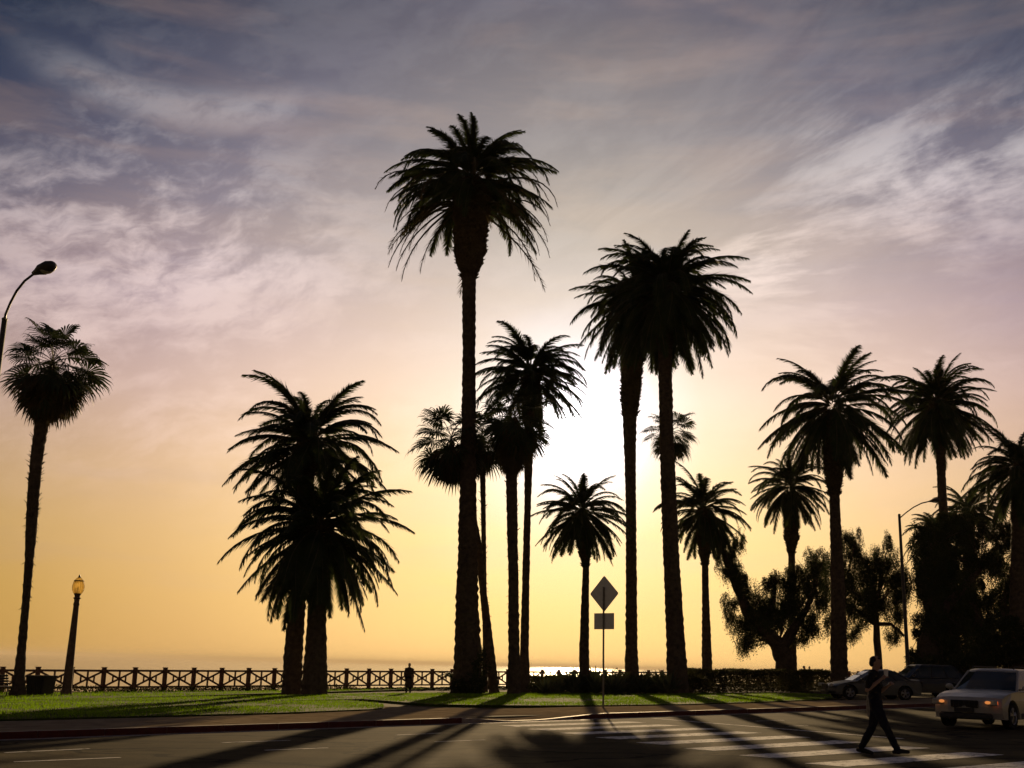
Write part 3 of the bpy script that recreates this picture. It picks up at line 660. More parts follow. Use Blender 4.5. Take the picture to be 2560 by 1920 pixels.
def fanpalm(label, spec, Y, c, rad, skirt_px, n=46, nd=70, seed=1, shards=30, skirt_w=None):
    r = random.Random(seed); b = pt(spec[0][0], spec[0][1], Y); base = Vector((b.x, b.y, zg(b.x, b.y, LAWN)))
    root = thing('fan_palm', label, 'palm tree', base, 0, 'fan palms in the park')
    top, tr, P, Rr = trunk_part(root, base, spec, Y, rough=1.4)
    cc = pt(c[0], c[1], Y) - base; Rm = rad * Y / 2935; sk = skirt_px * Y / 2935
    mb = MB(); mb.tube([top - Vector((0, 0, .3)), cc - Vector((0, 0, .1)), cc + Vector((0, 0, Rm * .05))], [tr, tr * .6, tr * .3], 10, jit=.08, rnd=r)
    q = [i for i in range(len(P)) if i > len(P) * .55]; sp = [P[i] for i in q]; sr = [Rr[i] for i in q]
    stubs(mb, sp, sr, r, shards, .22, up=1.1, wd=.035)
    q = [i for i in range(len(P)) if len(P) * .25 < i < len(P) * .6]
    stubs(mb, [P[i] for i in q], [Rr[i] for i in q], r, shards // 2, .16, up=-.8, wd=.03)
    mb.build('leaf_stubs', m_stub, root, kind='stuff')
    for i in range(n):
        t = (i + r.random()) / n; e = 80 - 128 * t ** .9 + r.uniform(-9, 9); az = i * 2.39996 + r.uniform(-.3, .3)
        me = r.choice([m for ee, m in sorted(FF, key=lambda z: abs(z[0] - e))[:3]])
        k = Rm / 2.4 * 1.08 * r.uniform(.82, 1.08)
        link('frond', me, root, mw=Matrix.Translation(cc + Vector((0, 0, Rm * (.15 - .25 * t)))) @ Euler((r.uniform(-.5, .5), 0, az)).to_matrix().to_4x4() @ Matrix.Diagonal((k, k, k, 1)))
    for i in range(nd):
        t = (i + r.random()) / nd; az = i * 2.39996 + r.uniform(-.3, .3)
        e = -26 - 50 * t ** .8 + r.uniform(-18, 14)
        me = r.choice([m for ee, m in sorted(FDD, key=lambda z: abs(z[0] - e))[:3]])
        k = (skirt_w or Rm) / 2.1 * (.92 - .44 * t) * r.uniform(.62, 1.15)
        link('dead_frond', me, root, mw=Matrix.Translation(cc + Vector((0, 0, -(sk - Rm * .68) * t))) @ Euler((r.uniform(-.4, .4), 0, az)).to_matrix().to_4x4() @ Matrix.Diagonal((k, k, k, 1)))
    return root
D = 1.1573
def dd(*l): return [(x * D, y * D, w_ * D) for x, y, w_ in l]

fanpalm('slender bent fan palm with shaggy skirt at the far left by the bin', dd((38, 1505, 38), (41, 1470, 24), (47, 1400, 18), (56, 1300, 16), (63, 1210, 18), (67, 1150, 23), (71, 1080, 25), (78, 1000, 26), (88, 930, 29), (100, 870, 32)), 54.3, (113 * D, 792 * D), 138, 175, seed=3, shards=150, n=40, nd=150)
canary('taller rear palm of the left pair, its crown rising above the front one', dd((630, 1500, 44), (633, 1420, 40), (643, 1300, 36), (652, 1180, 35), (662, 1020, 36)), 62.5, (668 * D, 962 * D), 186, n=88, seed=5, topk=1.02, lowcut=-34)
canary('stout front palm of the left pair with a broad drooping crown', dd((679, 1500, 58), (682, 1420, 48), (685, 1300, 38), (690, 1200, 37), (692, 1150, 40)), 60, (688 * D, 1152 * D), 202, n=125, seed=6, lowcut=-70, topk=.95)
canary('tallest palm, thick bare trunk with a bulging collar under its ragged crown', dd((1010, 1495, 78), (1011, 1450, 62), (1010, 1380, 56), (1009, 1290, 49), (1010, 1200, 43), (1011, 1080, 38), (1012, 950, 33), (1013, 830, 31), (1013, 760, 29), (1013, 700, 31), (1013, 590, 33)), 65, (1020 * D, 386 * D), 194,
       n=95, collar=dd((1013, 592, 36), (1014, 575, 60), (1015, 545, 78), (1018, 480, 84), (1020, 430, 92), (1021, 400, 80)), dry=44, seed=7, lowcut=-24, topk=.88, gr=None)
fanpalm('leaning fan palm whose slanting trunk stands against the tallest palm', dd((1069, 1493, 22), (1060, 1420, 19), (1052, 1350, 18), (1043, 1270, 15), (1032, 1170, 15), (1010, 1060, 16), (985, 985, 18)), 66, (975 * D, 955 * D), 112, 135, seed=9, n=34, nd=60, shards=60)
fanpalm('thin trunked fan palm close behind the tallest palm, crown to its right', dd((1047, 1490, 14), (1048, 1400, 10), (1046, 1250, 10), (1044, 1100, 11), (1042, 985, 14)), 70, (1042 * D, 945 * D), 92, 125, seed=10, n=32, nd=50, shards=30)
fanpalm('shaggy fan palm in front of the sunlit drooping palm, right of the tallest', dd((1110, 1492, 30), (1110, 1400, 24), (1109, 1250, 22), (1106, 1100, 24), (1105, 1000, 26), (1108, 930, 28)), 64, (1112 * D, 905 * D), 108, 170, seed=12, n=40, nd=120, shards=70)
canary('palm with arching fronds catching the sun glare right of the tallest palm', dd((1133, 1492, 26), (1133, 1400, 19), (1136, 1250, 16), (1140, 1080, 15), (1144, 900, 24)), 67, (1146 * D, 810 * D), 140, n=85, seed=13, lowcut=-34, topk=1.05, dry=10, collar=dd((1144, 905, 32), (1145, 860, 42), (1146, 820, 44)))
canary('small round palm directly behind the diamond road sign', dd((1263, 1462, 24), (1262, 1400, 21), (1264, 1300, 17), (1266, 1220, 14)), 68, (1258 * D, 1110 * D), 112, n=95, seed=14, collar=dd((1265, 1216, 15), (1264, 1200, 26), (1260, 1160, 34), (1258, 1120, 30)), lowcut=-58)
canary('tall palm with a thick collar, rear one of the two crowns right of the sun', dd((1365, 1465, 34), (1364, 1400, 26), (1364, 1250, 24), (1363, 1100, 23), (1361, 980, 26), (1360, 890, 33)), 74, (1375 * D, 665 * D), 152, n=105, seed=15, collar=dd((1361, 890, 36), (1362, 850, 42), (1366, 780, 50), (1372, 700, 54)), lowcut=-60)
canary('tall straight palm with the fullest crown, nearer of the pair right of the sun', dd((1464, 1480, 50), (1461, 1410, 41), (1456, 1320, 38), (1450, 1200, 35), (1445, 1080, 34), (1440, 950, 32), (1437, 800, 31), (1437, 740, 33)), 68, (1440 * D, 632 * D), 188, n=135, seed=161, lowcut=-66, topk=.92)
fanpalm('small distant fan palm peeping out from behind the tall straight palm trunk', dd((1452, 1470, 20), (1452, 1300, 16), (1451, 1100, 15), (1450, 985, 17)), 95, (1449 * D, 938 * D), 76, 70, seed=17, n=30, nd=22, shards=10)
canary('short slim palm with a small round crown, right of the tall straight palm', dd((1528, 1458, 24), (1526, 1380, 20), (1524, 1280, 15), (1523, 1215, 14)), 82, (1520 * D, 1105 * D), 108, n=85, seed=18, collar=dd((1523, 1214, 15), (1522, 1198, 26), (1520, 1150, 32), (1520, 1110, 28)), lowcut=-55)
canary('slim palm with a knobbed neck rising out of the pepper tree', dd((1712, 1458, 20), (1711, 1380, 17), (1711, 1300, 15), (1710, 1190, 15)), 86, (1705 * D, 1055 * D), 100, n=90, seed=19, collar=dd((1710, 1188, 17), (1710, 1164, 33), (1709, 1140, 31), (1706, 1080, 34)), lowcut=-60)
canary('big loose crowned palm with heavy trunk behind the parked grey car', dd((1813, 1478, 40), (1812, 1400, 35), (1810, 1280, 30), (1806, 1160, 25), (1802, 1060, 22)), 78, (1797 * D, 886 * D), 172, n=88, seed=20, collar=dd((1802, 1062, 23), (1802, 1040, 34), (1800, 980, 42), (1798, 910, 40)), lowcut=-66, topk=1.05)
canary('tall palm with a dense umbrella crown above the dark trees on the right', dd((2062, 1470, 40), (2055, 1330, 27), (2045, 1180, 22), (2036, 1080, 19), (2030, 960, 20)), 88, (2025 * D, 880 * D), 132, n=120, seed=22, lowcut=-64)
canary('palm cut off by the right edge of the view, crown behind the dark tree', dd((2200, 1470, 44), (2202, 1300, 40), (2204, 1120, 36)), 76, (2205 * D, 1022 * D), 134, n=100, seed=23, lowcut=-60)
canary('small brownish palm whose top shows over the dark tree below the dense crowned palm', dd((2098, 1470, 30), (2096, 1300, 26), (2093, 1180, 26)), 96, (2092 * D, 1110 * D), 95, n=80, seed=24, lowcut=-50)
canary('short palm with fronds spreading left beside the right street lamp', dd((2032, 1470, 30), (2030, 1350, 28), (2030, 1230, 28)), 84, (2030 * D, 1165 * D), 84, n=75, seed=25, lowcut=-50)

# ------------------------------------------------------------------ broadleaf trees
def leafmass(name, m, root, blobs, Y, base, n, seed, hang=1.0, ls=.13, depth=1.0, kind='stuff'):
    r = random.Random(seed); mb = MB(); tot = sum(b[2] * b[3] for b in blobs)
    for (px, py, rx, ry) in blobs:
        c = pt(px, py, Y) - base; ax, az = rx * Y / 2935, ry * Y / 2935; ay = (ax + az) / 2 * depth
        yo = r.uniform(-.4, .4) * ay
        subs = []
        for _ in range(14):
            while True:
                v = Vector((r.uniform(-1, 1), r.uniform(-1, 1), r.uniform(-1, 1)))
                if v.length < 1: break
            subs.append((v * .95, r.uniform(.20, .62)))
        for _ in range(int(n * rx * ry / tot)):
            while True:
                q = Vector((r.uniform(-1, 1), r.uniform(-1, 1), r.uniform(-1, 1)))
                if q.length < 1: break
            sb = r.choice(subs); q = q * sb[1] + sb[0]
            p = c + Vector((q.x * ax, q.y * ay + yo, q.z * az))
            # a hanging twig with leaves
            L = r.uniform(.25, 1.0) * hang; nl = int(5 + 6 * L); sw = Vector((r.uniform(-.4, .4), r.uniform(-.4, .4), -1.0 if hang > .5 else r.uniform(-.6, .9))).normalized()
            for k in range(nl):
                s_ = p + sw * L * k / nl
                dv = Vector((r.uniform(-1, 1), r.uniform(-1, 1), r.uniform(-1.3, .3) if hang > .5 else r.uniform(-.8, .8))).normalized()
                wv = dv.cross(Vector((r.uniform(-1, 1), r.uniform(-1, 1), r.uniform(-1, 1)))).normalized() * ls * r.uniform(.16, .30)
                l = ls * r.uniform(.8, 1.5)
                o = len(mb.v); mb.v += [tuple(s_), tuple(s_ + dv * l * .5 + wv), tuple(s_ + dv * l), tuple(s_ + dv * l * .5 - wv)]; mb.f.append((o, o + 1, o + 2, o + 3))
    return mb.build(name, m, root, kind=kind)
def tree(label, foot, Y, limbs, blobs, n, seed, m=None, hang=1.0, ls=.13, name='tree', gr='broadleaf trees on the right', depth=1.0):
    b = pt(foot[0], foot[1], Y); base = Vector((b.x, b.y, zg(b.x, b.y, LAWN)))
    root = thing(name, label, 'tree', base, 0, gr)
    r = random.Random(seed)
    for li, lm in enumerate(limbs):
        P, Q = [], []
        for i, (px, py, wd) in enumerate(lm):
            p = pt(px, py, Y) - base
            if li and i: p = p + Vector((0, r.uniform(-.9, .9) * (i / len(lm)), 0))
            P.append(p); Q.append(wd / 2 * Y / 2935)
        if li == 0: P[0].z = -.2
        PP, QQ = [], []
        for i in range(len(P) - 1):
            for k in range(4):
                t = k / 4; PP.append(P[i].lerp(P[i + 1], t) + Vector((r.uniform(-.04, .04), r.uniform(-.04, .04), 0)) * (1 if i or k else 0)); QQ.append(Q[i] * (1 - t) + Q[i + 1] * t)
        PP.append(P[-1]); QQ.append(Q[-1])
        mb = MB(); mb.tube(PP, QQ, 10, jit=.06, rnd=r); mb.build('trunk' if li == 0 else 'limb', m_bark, root)
    # twigs reaching the clumps
    mb = MB(); ends = [pt(l[-1][0], l[-1][1], Y) - base for l in limbs]
    for (px, py, rx, ry) in blobs:
        c = pt(px, py, Y) - base; e = min(ends, key=lambda q: (q - c).length)
        for _ in range(5):
            t = c + Vector((r.uniform(-1, 1) * rx, r.uniform(-1, 1) * rx, r.uniform(-1, 1) * ry)) * Y / 2935 * .8
            md = e.lerp(t, .5) + Vector((0, 0, .25)); mb.tube([e, md, t], [.05, .03, .01], 4, caps=False)
    mb.build('twigs', m_bark, root, kind='stuff')
    leafmass('crown', m or m_leafa, root, blobs, Y, base, n, seed + 50, hang, ls, depth)
    return root
tree('drooping pepper tree with a leaning trunk forking low over the hedge', (1968, 1690), 84,
     [[(1972, 1690, 60), (1962, 1650, 48), (1945, 1610, 40)], [(1945, 1612, 38), (1905, 1570, 30), (1868, 1530, 26), (1845, 1470, 24), (1820, 1410, 18), (1802, 1370, 10)], [(1955, 1620, 30), (1985, 1570, 24), (2020, 1520, 16), (2040, 1470, 10)], [(1905, 1572, 20), (1930, 1520, 16), (1940, 1450, 8)]],
     [(1800, 1345, 24, 30), (1815, 1390, 28, 34), (1850, 1350, 18, 26), (1840, 1440, 36, 44), (1850, 1520, 44, 50), (1880, 1580, 38, 30), (1905, 1500, 44, 50), (1935, 1450, 24, 34), (1950, 1530, 44, 44), (2000, 1430, 42, 44), (1990, 1500, 48, 50), (1995, 1575, 30, 28), (1860, 1600, 20, 32), (2030, 1550, 34, 34), (2040, 1400, 34, 34), (2045, 1480, 34, 40), (1960, 1480, 30, 40), (1900, 1545, 36, 34)], 13000, 101, hang=.95, ls=.115, name='pepper_tree')
tree('middle pepper tree whose hanging crown covers the knobbed palm and heavy palm trunk', (2100, 1690), 90,
     [[(2198, 1690, 20), (2193, 1600, 17), (2188, 1520, 14)], [(2188, 1560, 12), (2150, 1530, 9), (2110, 1500, 7)], [(2190, 1560, 12), (2230, 1560, 8), (2262, 1590, 5)]],
     [(2080, 1400, 40, 50), (2120, 1370, 40, 44), (2140, 1345, 18, 34), (2100, 1470, 50, 60), (2150, 1440, 44, 52), (2190, 1450, 28, 50), (2215, 1390, 30, 36), (2220, 1350, 12, 28), (2235, 1440, 34, 50), (2140, 1530, 46, 34), (2120, 1570, 30, 26), (2200, 1510, 34, 32), (2245, 1520, 30, 46), (2085, 1545, 30, 34), (2230, 1580, 24, 20), (2180, 1400, 30, 34), (2250, 1460, 26, 50), (2170, 1500, 40, 40)], 13500, 102, hang=.95, ls=.115, name='pepper_tree')
tree('large dense dark tree filling the right side behind the pale wagon', (2330, 1690), 80,
     [[(2320, 1690, 70), (2325, 1610, 60), (2340, 1540, 50)], [(2340, 1545, 30), (2400, 1480, 22), (2450, 1420, 10)], [(2335, 1545, 30), (2300, 1450, 22), (2320, 1380, 10)], [(2470, 1690, 44), (2462, 1600, 36), (2440, 1520, 24), (2420, 1460, 14)]],
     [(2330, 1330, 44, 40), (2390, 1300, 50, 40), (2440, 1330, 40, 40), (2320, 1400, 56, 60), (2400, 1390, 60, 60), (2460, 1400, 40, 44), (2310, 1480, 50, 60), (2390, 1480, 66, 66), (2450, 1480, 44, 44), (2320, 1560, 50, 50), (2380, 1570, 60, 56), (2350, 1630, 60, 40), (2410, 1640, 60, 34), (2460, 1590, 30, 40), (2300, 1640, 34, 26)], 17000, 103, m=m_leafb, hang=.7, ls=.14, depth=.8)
tree('airy leafed tree at the right edge beyond the dense dark one', (2520, 1690), 92,
     [[(2530, 1690, 40), (2522, 1600, 32), (2505, 1500, 22)], [(2505, 1510, 16), (2530, 1430, 10), (2540, 1380, 6)]],
     [(2510, 1330, 34, 34), (2540, 1380, 30, 44), (2490, 1400, 30, 40), (2530, 1440, 36, 34), (2495, 1480, 34, 34), (2545, 1480, 26, 24), (2480, 1545, 30, 26), (2520, 1510, 30, 16), (2500, 1360, 20, 20)], 5600, 104, hang=.6, ls=.14)
def bush(label, foot, Y, blobs, n, seed, m, ls=.14, name='bush', gr='bushes on the right'):
    b = pt(foot[0], foot[1], Y); base = Vector((b.x, b.y, zg(b.x, b.y, LAWN)))
    root = thing(name, label, 'bush', base, 0, gr)
    leafmass('foliage', m, root, blobs, Y, base, n, seed, hang=.3, ls=ls)
    r = random.Random(seed); mb = MB()
    for _ in range(14):
        bl = r.choice(blobs); t = pt(bl[0] + r.uniform(-.5, .5) * bl[2], bl[1], Y) - base; mb.tube([Vector((r.uniform(-.2, .2), 0, 0)), t * .5, t], [.04, .03, .012], 5)
    mb.build('stems', m_bark, root, kind='stuff'); return root
bush('rounded dark bush sloping down at the right edge below the airy tree', (2500, 1690), 70, [(2500, 1575, 50, 40), (2545, 1600, 40, 40), (2480, 1620, 44, 36), (2530, 1645, 50, 30), (2450, 1650, 40, 24)], 3400, 111, m_leafb, ls=.16)
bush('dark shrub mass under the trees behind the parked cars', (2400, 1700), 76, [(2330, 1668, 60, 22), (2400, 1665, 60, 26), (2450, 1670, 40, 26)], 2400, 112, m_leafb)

# ------------------------------------------------------------------ hedge, agaves, planting
def hedge(label, a, b, h, d, n, seed):
    root = thing('hedge', label, 'hedge', (a.x, a.y, zg(a.x, a.y, LAWN)), 0)
    r = random.Random(seed); mb = MB(); o3 = Vector((a.x, a.y, zg(a.x, a.y, LAWN)))
    u = Vector((b.x - a.x, b.y - a.y)); L = u.length; u.normalize(); nn = Vector((-u.y, u.x))
    core = MB()
    P = []
    for i in range(13):
        t = i / 12 * L; q = Vector((a.x, a.y)) + u * t; z = zg(q.x, q.y, LAWN); P.append((q, z))
    for q, z in P:
        for s_, zz in ((-.42, 0), (-.42, h * .86), (.42, h * .86), (.42, 0)): p = q + nn * d * s_; core.v.append((p.x - o3.x, p.y - o3.y, z + zz - o3.z))
    core.f = [(i * 4 + k, i * 4 + (k + 1) % 4, (i + 1) * 4 + (k + 1) % 4, (i + 1) * 4 + k) for i in range(12) for k in range(4)] + [(0, 1, 2, 3), (48, 49, 50, 51)]
    for _ in range(n):
        t = r.uniform(0, L); q = Vector((a.x, a.y)) + u * t; z = zg(q.x, q.y, LAWN)
        if r.random() < .6: s_ = r.uniform(-d / 2, d / 2); zz = r.uniform(0, h)
        else: s_ = r.uniform(-d / 2, d / 2); zz = h + r.uniform(-.22, .05) + .06 * math.sin(t * 1.3)
        p = q + nn * s_; p = Vector((p.x, p.y, z + zz)) - o3
        for k in range(3):
            dv = Vector((r.uniform(-1, 1), r.uniform(-1, 1), r.uniform(-.4, 1))).normalized(); l = r.uniform(.06, .15); wv = dv.orthogonal().normalized() * l * .28
            o = len(mb.v); mb.v += [tuple(p), tuple(p + dv * l * .5 + wv), tuple(p + dv * l), tuple(p + dv * l * .5 - wv)]; mb.f.append((o, o + 1, o + 2, o + 3))
    mb.build('foliage', m_hedge, root, kind='stuff'); return root
ha = pt(1700, 1735, 71); hb_ = pt(2085, 1735, 84)
hedge('long clipped brownish hedge behind the right lawn, ending at the parked cars', ha, hb_, 1.32, 1.5, 16000, 201)
hc = pt(1330, 1735, 69.5); hd = pt(1700, 1735, 73)
hedge('low rough hedge behind the spiky agaves and palm trunks', hc, hd, .85, 1.3, 9000, 202)
def agave_mesh(seed, n=26, L=.95):
    r = random.Random(seed); mb = MB()
    for i in range(n):
        t = (i + .5) / n; e = R(82 - 66 * t + r.uniform(-6, 6)); az = i * 2.39996 + r.uniform(-.2, .2); l = L * r.uniform(.75, 1.1)
        d = Vector((math.cos(az), math.sin(az), 0)); s_ = Vector((-d.y, d.x, 0)); w0 = .055
        pts = []
        p = Vector((0, 0, .05)) + d * .05
        for k in range(5):
            pts.append(p.copy()); p = p + (d * math.cos(e) + Vector((0, 0, math.sin(e)))) * l / 4; e -= R(3)
        ws = [w0, w0 * 1.25, w0, w0 * .6, .004]; o = len(mb.v)
        for q, ww in zip(pts, ws): mb.v += [tuple(q - s_ * ww + Vector((0, 0, ww * .5))), tuple(q - Vector((0, 0, ww * .2))), tuple(q + s_ * ww + Vector((0, 0, ww * .5)))]
        for k in range(4):
            for c_ in range(2): a = o + k * 3 + c_; mb.f.append((a, a + 1, a + 4, a + 3))
    return mb.mesh('agave_leaf_rosette', m_agave)
AG = [agave_mesh(i) for i in range(4)]
r = random.Random(41)
agl = ['agave nearest the shaggy fan palm, in front of the fence', 'agave second from the shaggy fan palm', 'agave left of the small round palm', 'tall agave right against the small round palm', 'agave just right of the small round palm, behind the sign post',
       'agave behind the rectangular sign', 'agave right of the sign post, low one', 'agave left of the collared tall palm trunk', 'agave at the foot of the collared tall palm', 'agave right of the collared tall palm trunk', 'agave midway between the two tall palm trunks', 'agave left of the straight tall palm trunk',
       'agave hugging the straight tall palm trunk']
apx = [(1365, 64, 1.0), (1400, 66, 1.1), (1432, 66, 1.35), (1455, 67, 1.25), (1490, 66, 1.5), (1512, 67, 1.2), (1530, 66, 1.25), (1552, 67, 1.1), (1576, 68, 1.2), (1612, 67, 1.15), (1635, 68, 1.25), (1655, 67, 1.3), (1670, 66, 1.45)]
for (px, Y, k), lb in zip(apx, agl):
    p = pt(px, 1725, Y); z = zg(p.x, p.y, LAWN)
    o = tag(link('agave', r.choice(AG)), lb, 'plant', 'agaves along the hedge'); o.location = (p.x, p.y, z); o.scale = (k * 1.15, k * 1.15, k * 1.15); o.rotation_euler = (0, 0, r.uniform(0, 6))
# agave foliage filler: rough low shrubs between them
for i, (px, Y, wd, lb) in enumerate([(1360, 66, 40, 'loose low shrub beside the shaggy fan palm base'), (1440, 67, 50, 'low shrub under the agaves left of the small round palm'), (1530, 68, 50, 'dense low shrub behind the sign post'), (1630, 69, 60, 'dense low shrub between the two tall palm trunks'), (1725, 69, 40, 'low shrub right of the straight tall palm trunk')]):
    p = pt(px, 1725, Y); hh = 1735 - 22 - (10 if i else 0)
    bush(lb, (px, 1733), Y, [(px, hh, wd, 20), (px + wd * .5, hh + 6, wd * .6, 16), (px - wd * .5, hh + 6, wd * .6, 16)], 700 if i else 420, 300 + i, m_hedge, ls=.12, name='low_shrub', gr='low shrubs in the planting bed')
# ivy skirt round the tallest palm's foot
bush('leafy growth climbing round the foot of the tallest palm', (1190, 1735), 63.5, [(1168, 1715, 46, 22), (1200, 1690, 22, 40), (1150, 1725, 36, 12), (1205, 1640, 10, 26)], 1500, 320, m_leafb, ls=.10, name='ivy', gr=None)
def fdist(i): return F0 + FU * FS * i
# ground cover strip under the fence
mb = MB(); r = random.Random(51)
for _ in range(26000):
    t = r.uniform(-6, 40); q = fdist(t) - FN * r.uniform(-.6, 1.9); bump_ = .5 + .5 * math.sin(t * 1.1) * math.sin(t * .37 + 1)
    hm = (.34 if t < 12 else .14) * (.45 + .8 * bump_); zz = r.uniform(0, hm)
    p = Vector((q.x, q.y, zg(q.x, q.y, LAWN - .03) + zz))
    dv = Vector((r.uniform(-1, 1), r.uniform(-1, 1), r.uniform(-.1, 1))).normalized(); l = r.uniform(.05, .14); wv = dv.orthogonal().normalized() * l * .3
    o = len(mb.v); mb.v += [tuple(p), tuple(p + dv * l * .5 + wv), tuple(p + dv * l), tuple(p + dv * l * .5 - wv)]; mb.f.append((o, o + 1, o + 2, o + 3))
tag(mb.build('ground_cover', m_hedge, kind='stuff'), 'low tangled planting along the foot of the fence', 'ground cover')
# arching dwarf palm left of the tallest palm
p = pt(1135, 1700, 70); root = thing('dwarf_palm', 'small arching palm just left of the tallest palm, at fence height', 'plant', (p.x, p.y, zg(p.x, p.y, LAWN)))
for i in range(16):
    me = random.Random(i).choice(FR[6:20])[1]; link('frond', me, root, mw=Matrix.Translation((0, 0, .7)) @ Euler((0, 0, i * 2.4)).to_matrix().to_4x4() @ Matrix.Diagonal((.26, .26, .24, 1)))
mb = MB(); mb.tube([(0, 0, -.1), (0, 0, .75)], [.12, .09], 8, jit=.1); mb.build('trunk', m_trunk, root)

# ------------------------------------------------------------------ fence
def rail_h(z): return z
fr = thing('park_fence', 'long brown timber fence with starburst cross panels along the cliff edge', 'fence', (F0.x, F0.y, zg(F0.x, F0.y, LAWN)))
fo = Vector(fr.location); slope = GA * FU.x + GB * FU.y
ux = Vector((FU.x, FU.y, slope)).normalized(); uy = Vector((FN.x, FN.y, 0)); uz = Vector((0, 0, 1))
def bar_mesh(name, a, b, wd, th):
    a, b = Vector(a), Vector(b); d = b - a; L = d.length; ag = math.atan2(d.z, d.x)
    mb = MB(); mb.box((a + b) / 2, (L, th, wd), Matrix.Rotation(-ag, 3, 'Y'), bev=.006); return mb.mesh(name, m_fence)
PW, HT, HB, PH = .20, 1.15, .27, 1.30
x0, x1 = PW / 2, FS - PW / 2; xm = (x0 + x1) / 2
mbp = MB(); mbp.box((0, 0, PH / 2 - .1), (PW, PW, PH + .2), bev=.01); mbp.box((0, 0, PH + .015), (PW + .05, PW + .05, .045), bev=.012); me_post = mbp.mesh('post', m_fence)
me_rt = bar_mesh('rail', (x0, 0, HT), (x1, 0, HT), .115, .10); me_rb = bar_mesh('rail', (x0, 0, HB), (x1, 0, HB), .10, .10)
lo, hi = HB + .05, HT - .05
me_d1 = bar_mesh('brace', (x0, .012, lo), (x1, .012, hi), .10, .06); me_d2 = bar_mesh('brace', (x0, -.012, hi), (x1, -.012, lo), .10, .066)
me_c = bar_mesh('upright', (xm, .0, lo), (xm, .0, hi), .09, .074)
q = .27; xa, xb = x0 + (x1 - x0) * q, x1 - (x1 - x0) * q; dz = (hi - lo) * q
me_a = bar_mesh('upright', (xa, 0, lo + dz), (xa, 0, hi - dz), .085, .054); me_b = bar_mesh('upright', (xb, 0, lo + dz), (xb, 0, hi - dz), .085, .054)
r = random.Random(61)
for i in range(-4, 66):
    p = fdist(i); loc = Vector((p.x, p.y, zg(p.x, p.y, LAWN))) - fo
    mw = Matrix((ux, uy, uz)).transposed().to_4x4(); mw.translation = loc
    tilt = Matrix.Rotation(r.uniform(-.012, .012), 4, 'Y')
    link('post', me_post, fr, mw=mw @ tilt)
    for nm, me in (('rail', me_rt), ('rail', me_rb), ('brace', me_d1), ('brace', me_d2), ('upright', me_c), ('upright', me_a), ('upright', me_b)): link(nm, me, fr, mw=mw)

# ------------------------------------------------------------------ street furniture
# ornamental lamp post
b = at(165, 1740, LAWN); root = thing('lamp_post', 'ornamental tapering lamp post with amber glass globe by the fence', 'lamp post', b)
k = 56.2 / 2935; z = lambda y: (1740 - y) * k
mb = MB(); mb.tube([(0, 0, -.1), (0, 0, .25), (0, 0, .35), (0, 0, z(1640)), (0, 0, z(1515))], [.27, .26, .22, .185, .125], 16); mb.build('pole', m_lpost, root, smooth=False)
mb = MB(); mb.tube([(0, 0, z(1520)), (0, 0, z(1517)), (0, 0, z(1513)), (0, 0, z(1510)), (0, 0, z(1504)), (0, 0, z(1501)), (0, 0, z(1499)), (0, 0, z(1496)), (0, 0, z(1491)), (0, 0, z(1488))], [.135, .15, .13, .12, .13, .19, .13, .12, .17, .10], 16); mb.build('collar', m_lpost, root)
mb = MB(); zz = [1491, 1488, 1482, 1475, 1468, 1462, 1458]; rr = [.15, .20, .255, .275, .265, .235, .215]
mb.tube([(0, 0, z(y)) for y in zz], rr, 20, caps=False); g = mb.build('glass_globe', m_lampglass, root, smooth=True)
mb = MB(); mb.tube([(0, 0, z(1458)), (0, 0, z(1453)), (0, 0, z(1450))], [.222, .15, .08], 16, caps=False); mb.build('glass_cap', m_lampglass, root, smooth=True)
mb = MB()
mb.tube([(0, 0, z(1459)), (0, 0, z(1457))], [.235, .235], 18)
for a in range(6):
    an = a * math.pi / 3 + .2; mb.tube([(math.cos(an) * (q_ + .006), math.sin(an) * (q_ + .006), z(y)) for y, q_ in zip(zz, rr)], [.007] * 7, 4)
mb.tube([(0, 0, z(1450)), (0, 0, z(1448)), (0, 0, z(1446)), (0, 0, z(1441))], [.09, .05, .045, .008], 10); mb.build('finial', m_dsteel, root)
mb = MB(); mb.ell((0, 0, z(1478)), (.05, .05, .11)); mb.tube([(0, 0, z(1490)), (0, 0, z(1482))], [.05, .05], 8); mb.build('bulb', m_cup, root)

